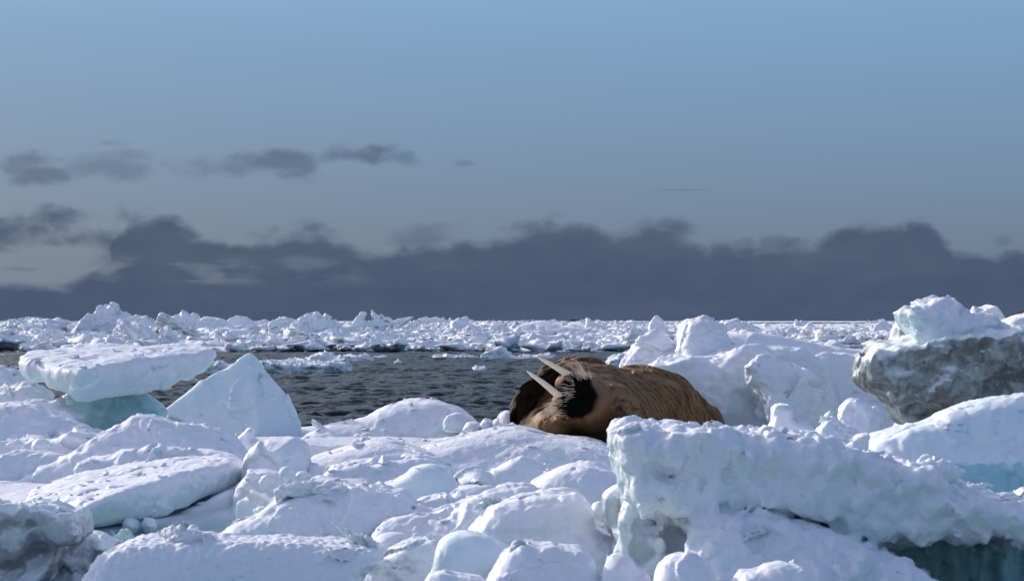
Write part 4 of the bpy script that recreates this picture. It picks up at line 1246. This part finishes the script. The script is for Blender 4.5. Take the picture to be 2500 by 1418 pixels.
made = 0
NEAR_ME = []
for i in range(6):
    v, q = TPL[i]
    me = mesh_from('ice_chunk_%d' % i, v, q)
    me.materials.append(MAT['snow'] if i % 2 else MAT['ice'])
    NEAR_ME.append(me)
# brash rubble, beyond counting
LOW = [chunk_template(300 + i, .42) for i in range(8)]
vs, qs, base = [], [], 0
for i in range(13000):
    py = 784.6 + (863 - 784.6) * rr.random() ** 1.15
    px = rr.uniform(-150, 2650)
    Y = HC * F_PX / (py - HY)
    x = (px - CX) / F_PX * Y
    if lead(px, py, 1800, 2225, 786.4, 793.5) or lead(px, py, 1380, 1426, 788, 796) or Y < pack_edge(np.array([x]))[0] - 1.5 or lead(px, py, 150, 262, 818, 827):
        continue
    v, q = LOW[rr.integers(0, 8)]
    s = (.15 + .5 * rr.random() ** 3) * (1 + min(Y / 420, 2.6)) * (.4 if lead(px, py, 1790, 2235, 791, 812) else 1.0)
    a = rr.uniform(0, 6.28)
    R = np.array([[math.cos(a), -math.sin(a), 0], [math.sin(a), math.cos(a), 0], [0, 0, 1]])
    w = (v * np.array([s * rr.uniform(.8, 1.7), s, s * rr.uniform(.5, 1.0)])) @ R.T + np.array([x, Y, .16 + .25 * s])
    vs.append(w); qs.append(q + base); base += len(v)
tag(link('brash_ice', mesh_from('brash_ice', np.concatenate(vs), np.concatenate(qs)), MAT['pack_snow']), 'countless small broken ice covering the distant pack', None, None, 'stuff')

bpy.context.view_layer.update()
DG = bpy.context.evaluated_depsgraph_get()


def drop(x, y):
    ok, p, n, _, o, _ = sc.ray_cast(DG, Vector((x, y, 4.0)), Vector((0, 0, -1)))
    return (p, n) if ok and n.z > .55 and p.z > .02 else (None, None)


while made < 130:
    Y = rr.uniform(12.2, 29.5)
    x = rr.uniform(-.255, .255) * Y
    if .0 < x < 3.4 and 23.2 < Y < 28:
        continue
    p, n = drop(x, Y)
    if p is None:
        continue
    size = .025 + .085 * rr.random() ** 2.5
    o = link('ice_chunk', NEAR_ME[rr.integers(0, 6)], None)
    o.location = (x, Y, p.z + size * .2)
    o.rotation_euler = (rr.normal() * .5, rr.normal() * .5, rr.uniform(0, 6.28))
    o.scale = (size * rr.uniform(.9, 1.7), size, size * rr.uniform(.6, 1.1))
    tag(o, 'small loose ice chunk lying on the foreground ice and floe', 'ice chunk', 'loose chunks on the near ice')
    made += 1

vs, qs, base = [], [], 0
clumps = [(rr.uniform(-.26, .26), rr.uniform(12.2, 30.0)) for _ in range(110)]
for i in range(1900):
    cx_, cy_ = clumps[rr.integers(0, 110)]
    Y = cy_ + rr.normal() * .35
    x = cx_ * cy_ + rr.normal() * .3
    if .0 < x < 3.4 and 23.2 < Y < 28:
        continue
    p, n = drop(x, Y)
    if p is None:
        continue
    v, q = LOW[rr.integers(0, 8)]
    s = .007 + .03 * rr.random() ** 3
    a = rr.uniform(0, 6.28)
    R = np.array([[math.cos(a), -math.sin(a), 0], [math.sin(a), math.cos(a), 0], [0, 0, 1]])
    w = (v * np.array([s * rr.uniform(.8, 1.5), s, s * rr.uniform(.6, 1.0)])) @ R.T + np.array([x, Y, p.z + .15 * s])
    vs.append(w); qs.append(q + base); base += len(v)
tag(link('snow_crumbs', mesh_from('snow_crumbs', np.concatenate(vs), np.concatenate(qs)), MAT['snow']), 'small crumbs of snow and ice scattered over the floe', None, None, 'stuff')

# ------------------------------------------------------------------ walrus


def tube(pts, radii, seg=10, flat=1.0):
    pts = [np.array(p, float) for p in pts]
    n = len(pts)
    v, q = [], []
    up = np.array([0.31, 0.2, 0.93])
    for i in range(n):
        t = pts[min(i + 1, n - 1)] - pts[max(i - 1, 0)]
        t /= np.linalg.norm(t)
        a = np.cross(t, up); a /= np.linalg.norm(a)
        b = np.cross(t, a)
        for s in range(seg):
            th = 2 * math.pi * s / seg
            v.append(pts[i] + radii[i] * (math.cos(th) * a + flat * math.sin(th) * b))
    for i in range(n - 1):
        for s in range(seg):
            q.append([i * seg + s, i * seg + (s + 1) % seg, (i + 1) * seg + (s + 1) % seg, (i + 1) * seg + s])
    return np.array(v), np.array(q)


def build_walrus():
    root = bpy.data.objects.new('walrus', None)
    C.objects.link(root)
    base = P(1500, 1100, 25.6)
    base[2] = .2
    root.location = base
    tag(root, 'brown walrus lying on the floe with its two tusks pointing up left', 'walrus')
    E = lambda *a, **k: ell(*a, **k)
    pr = [('+', 0, E(1422, 1048, 26.0, 180, 172, .80)),
          ('+', 45, E(1560, 1052, 26.7, 175, 157, .95)),
          ('+', 22, E(1672, 1064, 27.3, 97, 104, .75)),
          ('+', 20, E(1455, 1025, 25.25, 108, 108, .55)),         # neck
          ('+', 20, E(1432, 992, 24.85, 72, 78, .42)),            # skull
          ('+', 22, E(1345, 1058, 25.0, 92, 52, .40, 38)),        # fold of the neck at left
          ('+', 22, E(1475, 1062, 25.0, 90, 62, .42)),
          ('+', 14, E(1416, 970, 24.55, 45, 55, .24)),            # muzzle
          ('+', 8, E(1393, 932, 24.42, 27, 25, .15, -20)),        # whisker pads
          ('+', 8, E(1372, 988, 24.40, 27, 34, .15, -10)),
          ('+', 6, E(1371, 938, 24.55, 16, 20, .10)),             # chin
          ('+', 6, E(1462, 950, 24.72, 10, 34, .08, 28)), ('+', 6, E(1470, 985, 24.72, 10, 30, .08, -5)), ('+', 6, E(1448, 1014, 24.68, 10, 26, .08, -48)),
          ('+', 6, E(1382, 1028, 24.62, 30, 9, .10, -12)), ('+', 6, E(1388, 1008, 24.55, 26, 7, .08, -15)),   # eyelids
          ('-', 6, E(1376, 1018, 24.48, 17, 6, .05, -14)),
          ('-', 8, E(1425, 962, 24.30, 8, 16, .06, 20)), ('-', 8, E(1405, 1000, 24.32, 8, 14, .06, 50))]      # nostrils
    s = 25.0 / F_PX
    pr = [(a, b * s, c) for a, b, c in pr]
    head = P(1432, 1098, 25.1)

    hc = P(1405, 985, 24.5)

    def post(d, X, Y, Z):
        m = np.abs(d) < .06
        ii = np.argwhere(m)
        lo = np.array([X[0, 0, 0], Y[0, 0, 0], Z[0, 0, 0]])
        hv = np.array([X[1, 0, 0] - X[0, 0, 0], Y[0, 1, 0] - Y[0, 0, 0], Z[0, 0, 1] - Z[0, 0, 0]])
        p = lo + ii * hv
        d[m] += wrinkle(p)
        return d

    def wrinkle(p):
        r = np.linalg.norm((p - head) * np.array([1, .9, 1]), axis=1)
        w = fbm(p.astype(np.float32) * 2.0 + 3, 3)
        w2 = fbm(p.astype(np.float32) * 7.0 + 8, 2)
        k = np.clip((np.linalg.norm(p - hc, axis=1) - .42) / .2, 0, 1)
        fine = np.abs(np.sin(math.pi * (r / .105 + 2.0 * w + .35 * w2))) ** .6
        big_ = np.sin(2 * math.pi * (r / .42 + .9 * w))
        mask = np.clip(.45 + 1.4 * fbm(p.astype(np.float32) * 1.3 + 20, 2), .1, 1)
        face = fbm(p.astype(np.float32) * 16, 3) * .012 * (1 - k)
        return k * ((.5 - fine) * .034 * mask + .032 * big_) + face + fbm(p.astype(np.float32) * 22, 2) * .003
    v, q = field_mesh(pr, 2.9 * s, [], 0, 1.5, post)
    keep = None
    me = mesh_from('walrus_body', v - base, q)
    # colour attributes: shade, with damp hide, painted near black on muzzle, throat, chest, lower face; creases of folded skin
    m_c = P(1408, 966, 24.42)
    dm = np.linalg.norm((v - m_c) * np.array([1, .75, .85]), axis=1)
    wet_shade = np.clip(1.0 - (dm - .215 - .04 * fbm(v.astype(np.float32) * 9, 2)) / .09, 0, 1)  # shade on the front of the muzzle, put into the colour
    vx, vz = v[:, 0] / v[:, 1] * F_PX + CX, HY - (v[:, 2] - HC) / v[:, 1] * F_PX
    n = fbm(v.astype(np.float32) * 5, 3)

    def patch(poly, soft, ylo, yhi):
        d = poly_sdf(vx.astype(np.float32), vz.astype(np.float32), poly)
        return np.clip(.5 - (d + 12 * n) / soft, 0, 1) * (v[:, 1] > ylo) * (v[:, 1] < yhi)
    chest = patch([(1200, 1100), (1212, 1045), (1268, 935), (1325, 893), (1380, 889), (1412, 925), (1345, 962), (1300, 1010), (1262, 1056)], 22, 24.9, 27.0)  # throat and chest shade painted into the hide colour
    low = patch([(1385, 1015), (1440, 1030), (1510, 1000), (1545, 1045), (1520, 1120), (1400, 1120), (1350, 1075)], 60, 24.0, 26.0) * .9  # shade painted on the lower face and neck
    crease = np.full(len(v), 1e3)
    for (x0_, y0_), (x1_, y1_) in [((1452, 935), (1472, 965)), ((1472, 965), (1468, 998)), ((1468, 998), (1436, 1024))]:
        t_ = np.clip(((vx - x0_) * (x1_ - x0_) + (vz - y0_) * (y1_ - y0_)) / ((x1_ - x0_) ** 2 + (y1_ - y0_) ** 2), 0, 1)
        crease = np.minimum(crease, np.hypot(vx - x0_ - t_ * (x1_ - x0_), vz - y0_ - t_ * (y1_ - y0_)))
    wet_shade = np.clip(np.maximum.reduce([wet_shade, chest, low]), 0, 1)
    wet_shade = np.where(v[:, 1] < 25.0, wet_shade * (1 - .85 * np.exp(-(crease / 7) ** 2)), wet_shade)
    at = me.attributes.new('wet_shade', 'FLOAT', 'POINT')
    at.data.foreach_set('value', wet_shade.astype(np.float32))
    r = np.linalg.norm((v - head) * np.array([1, .9, 1]), axis=1)
    w = fbm(v.astype(np.float32) * 2.0 + 3, 3)
    w2 = fbm(v.astype(np.float32) * 7.0 + 8, 2)
    fine = np.abs(np.sin(math.pi * (r / .105 + 2.0 * w + .35 * w2)))
    trunk = np.clip((np.linalg.norm(v - hc, axis=1) - .38) / .2, 0, 1)
    for nm, vals in (('trunk', trunk), ('ring', r / .062 + 1.3 * w)):
        at = me.attributes.new(nm, 'FLOAT', 'POINT')
        at.data.foreach_set('value', vals.astype(np.float32))
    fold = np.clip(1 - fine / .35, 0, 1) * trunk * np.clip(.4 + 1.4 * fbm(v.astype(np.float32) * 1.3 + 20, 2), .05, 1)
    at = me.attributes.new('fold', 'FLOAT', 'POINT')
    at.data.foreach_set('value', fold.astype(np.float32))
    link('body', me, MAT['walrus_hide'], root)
    # tusks
    for (b, t, lab) in [((1400, 924, 24.42), (1314, 872, 24.18), 'upper tusk'), ((1376, 976, 24.36), (1287, 906, 24.10), 'lower tusk with reddened root')]:
        B, T_ = P(*b), P(*t)
        ax = T_ - B
        pts, rad = [], []
        for i in range(15):
            f = i / 14
            sag = math.sin(math.pi * f) * .008
            pts.append(B + ax * f + np.array([.35, 0, 1.0]) * sag)
            rad.append((.038 * (1 - f) ** .8 + .020) * (1 if i < 13 else (.8 if i == 13 else .35)))
        tv, tq = tube(pts, rad, 12, .8)
        tv = np.concatenate([tv, [pts[-1] + ax * .012]])
        me = mesh_from('tusk', tv - base, tq)
        bm = bmesh.new(); bm.from_mesh(me); bm.verts.ensure_lookup_table()
        last = [bm.verts[14 * 12 + s_] for s_ in range(12)]
        tip = bm.verts[len(tv) - 1]
        for s_ in range(12):
            f = bm.faces.new((last[s_], last[(s_ + 1) % 12], tip)); f.smooth = True
        bmesh.ops.recalc_face_normals(bm, faces=bm.faces)
        bm.to_mesh(me); bm.free()
        tu = link('tusk', me, MAT['tusk_ivory'], root)
        tu['label'] = lab
        g0 = B + ax * .17
        gv, gq = tube([B + ax * .10, B + ax * .165, B + ax * .185], [.050, .048, .04], 12, .8)
        gm = link('gum', mesh_from('gum', gv - base, gq), MAT['gum_red'] if 'lower' in lab else MAT['walrus_hide'], tu)
    # whiskers, one mass of bristles on the two pads
    rw = np.random.default_rng(5)
    path = [(1428, 925, 24.40, -12, -34, 1.15), (1408, 915, 24.34, -18, -34, 1.2), (1392, 925, 24.30, -26, -18, .9), (1386, 945, 24.31, -26, -4, .8), (1380, 962, 24.31, -22, 4, .75),
            (1366, 975, 24.28, -30, 2, .9), (1358, 990, 24.27, -38, 5, 1.05), (1362, 1008, 24.30, -40, 12, 1.1)]
    vs_, qs_, bb = [], [], 0
    for i in range(170):
        t = rw.random() * (len(path) - 1.001)
        k, f = int(t), t - int(t)
        a, c = np.array(path[k]), np.array(path[k + 1])
        e = a * (1 - f) + c * f
        inward = rw.random()
        px, py = e[0] + inward * 24 + rw.normal() * 2, e[1] + inward * 5 + rw.normal() * 2
        B = P(px, py, e[2] + .02)
        L = e[5] * rw.uniform(.7, 1.35) * (1 - .45 * inward)
        dirp = np.array([e[3], e[4]]) * L
        dep = -rw.uniform(.03, .12)
        mid = P(px + dirp[0] * .55 - dirp[1] * .10, py + dirp[1] * .55 + dirp[0] * .10, e[2] + .02 + dep * .8)
        T_ = P(px + dirp[0], py + dirp[1] + rw.normal() * 2, e[2] + .02 + dep)
        tv, tq = tube([B, mid, T_], [.0026, .0020, .0009], 4)
        vs_.append(tv - base); qs_.append(tq + bb); bb += len(tv)
    wk = link('whiskers', mesh_from('whiskers', np.concatenate(vs_), np.concatenate(qs_)), MAT['whisker_horn'], root)
    wk['kind'] = 'stuff'
    ev_, eq = field_mesh([('+', 0, ell(1375, 1019, 24.50, 7, 7, .035))], .006, [], 1, 1.0)
    link('eye', mesh_from('eye', ev_ - base, eq), MAT['eye_black'], root)
    return root


build_walrus()

# ------------------------------------------------------------------ boat on the horizon


def build_boat():
    Y = 1150.0
    s = Y / F_PX
    x0 = (1402 - CX) * s
    root = bpy.data.objects.new('inflatable_boat', None)
    C.objects.link(root)
    root.location = (x0, Y, 0.02)
    root.scale = (1.1, 1.2, 1.7)
    tag(root, 'tiny black inflatable boat crowded with people on the horizon', 'boat')
    L = 2.7
    # two side tubes meeting at a raised bow
    for sd in (-1, 1):
        pts = [(L, .85 * sd, .45), (0, .9 * sd, .45), (-L * .7, .7 * sd, .55), (-L * 1.0, .25 * sd, .8), (-L * 1.06, 0, .88)]
        v, q = tube([np.array(p) for p in pts], [.26, .28, .28, .25, .2], 10)
        link('side_tube', mesh_from('side_tube', v, q), MAT['rubber'], root)
    bm = bmesh.new()
    bmesh.ops.create_cube(bm, size=1)
    for v in bm.verts:
        v.co = Vector((v.co.x * L * 1.8, v.co.y * 1.5, v.co.z * .3 + .25))
        if v.co.x < 0:
            v.co.y *= .55; v.co.z += .12
    me = bpy.data.meshes.new('hull'); bm.to_mesh(me); bm.free()
    link('hull', me, MAT['rubber'], root)
    bm = bmesh.new()
    bmesh.ops.create_cube(bm, size=1)
    for v in bm.verts:
        v.co = Vector((v.co.x * .45 + L + .1, v.co.y * .4, v.co.z * .9 + .75))
    bmesh.ops.bevel(bm, geom=bm.edges[:], offset=.08, segments=2, affect='EDGES')
    me = bpy.data.meshes.new('outboard_motor'); bm.to_mesh(me); bm.free()
    link('outboard_motor', me, MAT['rubber'], root)
    # passengers: one continuous skin each, seated on the tubes, the driver standing astern
    def person(x, y, z, stand, face):
        dy = -face
        if stand:
            J = [((0, 0, .95), .15), ((0, 0, 1.2), .16), ((0, 0, 1.45), .17), ((0, 0, 1.56), .07), ((0, 0, 1.72), .11),
                 ((.2, 0, 1.42), .07), ((.3, .15 * dy, 1.15), .055), ((.25, .3 * dy, .98), .045), ((-.2, 0, 1.42), .07), ((-.3, .1 * dy, 1.15), .055), ((-.2, .3 * dy, 1.0), .045),
                 ((.1, 0, .5), .085), ((.1, 0, .05), .06), ((-.1, 0, .5), .085), ((-.1, 0, .05), .06)]
            EDG = [(0, 1), (1, 2), (2, 3), (3, 4), (2, 5), (5, 6), (6, 7), (2, 8), (8, 9), (9, 10), (0, 11), (11, 12), (0, 13), (13, 14)]
        else:
            J = [((0, 0, .12), .17), ((0, 0, .4), .18), ((0, 0, .62), .19), ((0, 0, .74), .07), ((0, 0, .9), .12),
                 ((.22, 0, .58), .08), ((.26, .2 * dy, .35), .06), ((.12, .38 * dy, .28), .05), ((-.22, 0, .58), .08), ((-.26, .2 * dy, .35), .06), ((-.12, .38 * dy, .28), .05),
                 ((.12, .42 * dy, .12), .09), ((.12, .45 * dy, -.28), .06), ((-.12, .42 * dy, .12), .09), ((-.12, .45 * dy, -.28), .06)]
            EDG = [(0, 1), (1, 2), (2, 3), (3, 4), (2, 5), (5, 6), (6, 7), (2, 8), (8, 9), (9, 10), (0, 11), (11, 12), (0, 13), (13, 14)]
        me = bpy.data.meshes.new('person')
        me.from_pydata([j[0] for j in J], EDG, [])
        o = link('person', me, MAT['dark_clothes'])
        sk = o.modifiers.new('skin', 'SKIN')
        for i, j in enumerate(J):
            me.skin_vertices[0].data[i].radius = (j[1], j[1])
        me.skin_vertices[0].data[0].use_root = True
        o.modifiers.new('sub', 'SUBSURF').levels = 1
        o.location = (x0 + x, Y + y, .02 + z)
        return o
    seats = [(-1.5, -.8), (-.75, -.8), (0, -.85), (.75, -.85), (-1.1, .8), (-.3, .85), (.5, .85)]
    for i, (x, y) in enumerate(seats):
        o = person(x * 1.15, y * .5, .95 + .12 * (i % 3), True, -1 if y < 0 else 1)
        tag(o, 'dark-clothed person among the passengers crowding the tiny black boat', 'person', 'passengers of the boat')
    o = person(2.2, 0, 1.45, True, 1)
    tag(o, 'dark-clothed person standing tallest at the stern of the tiny boat', 'person')


build_boat()
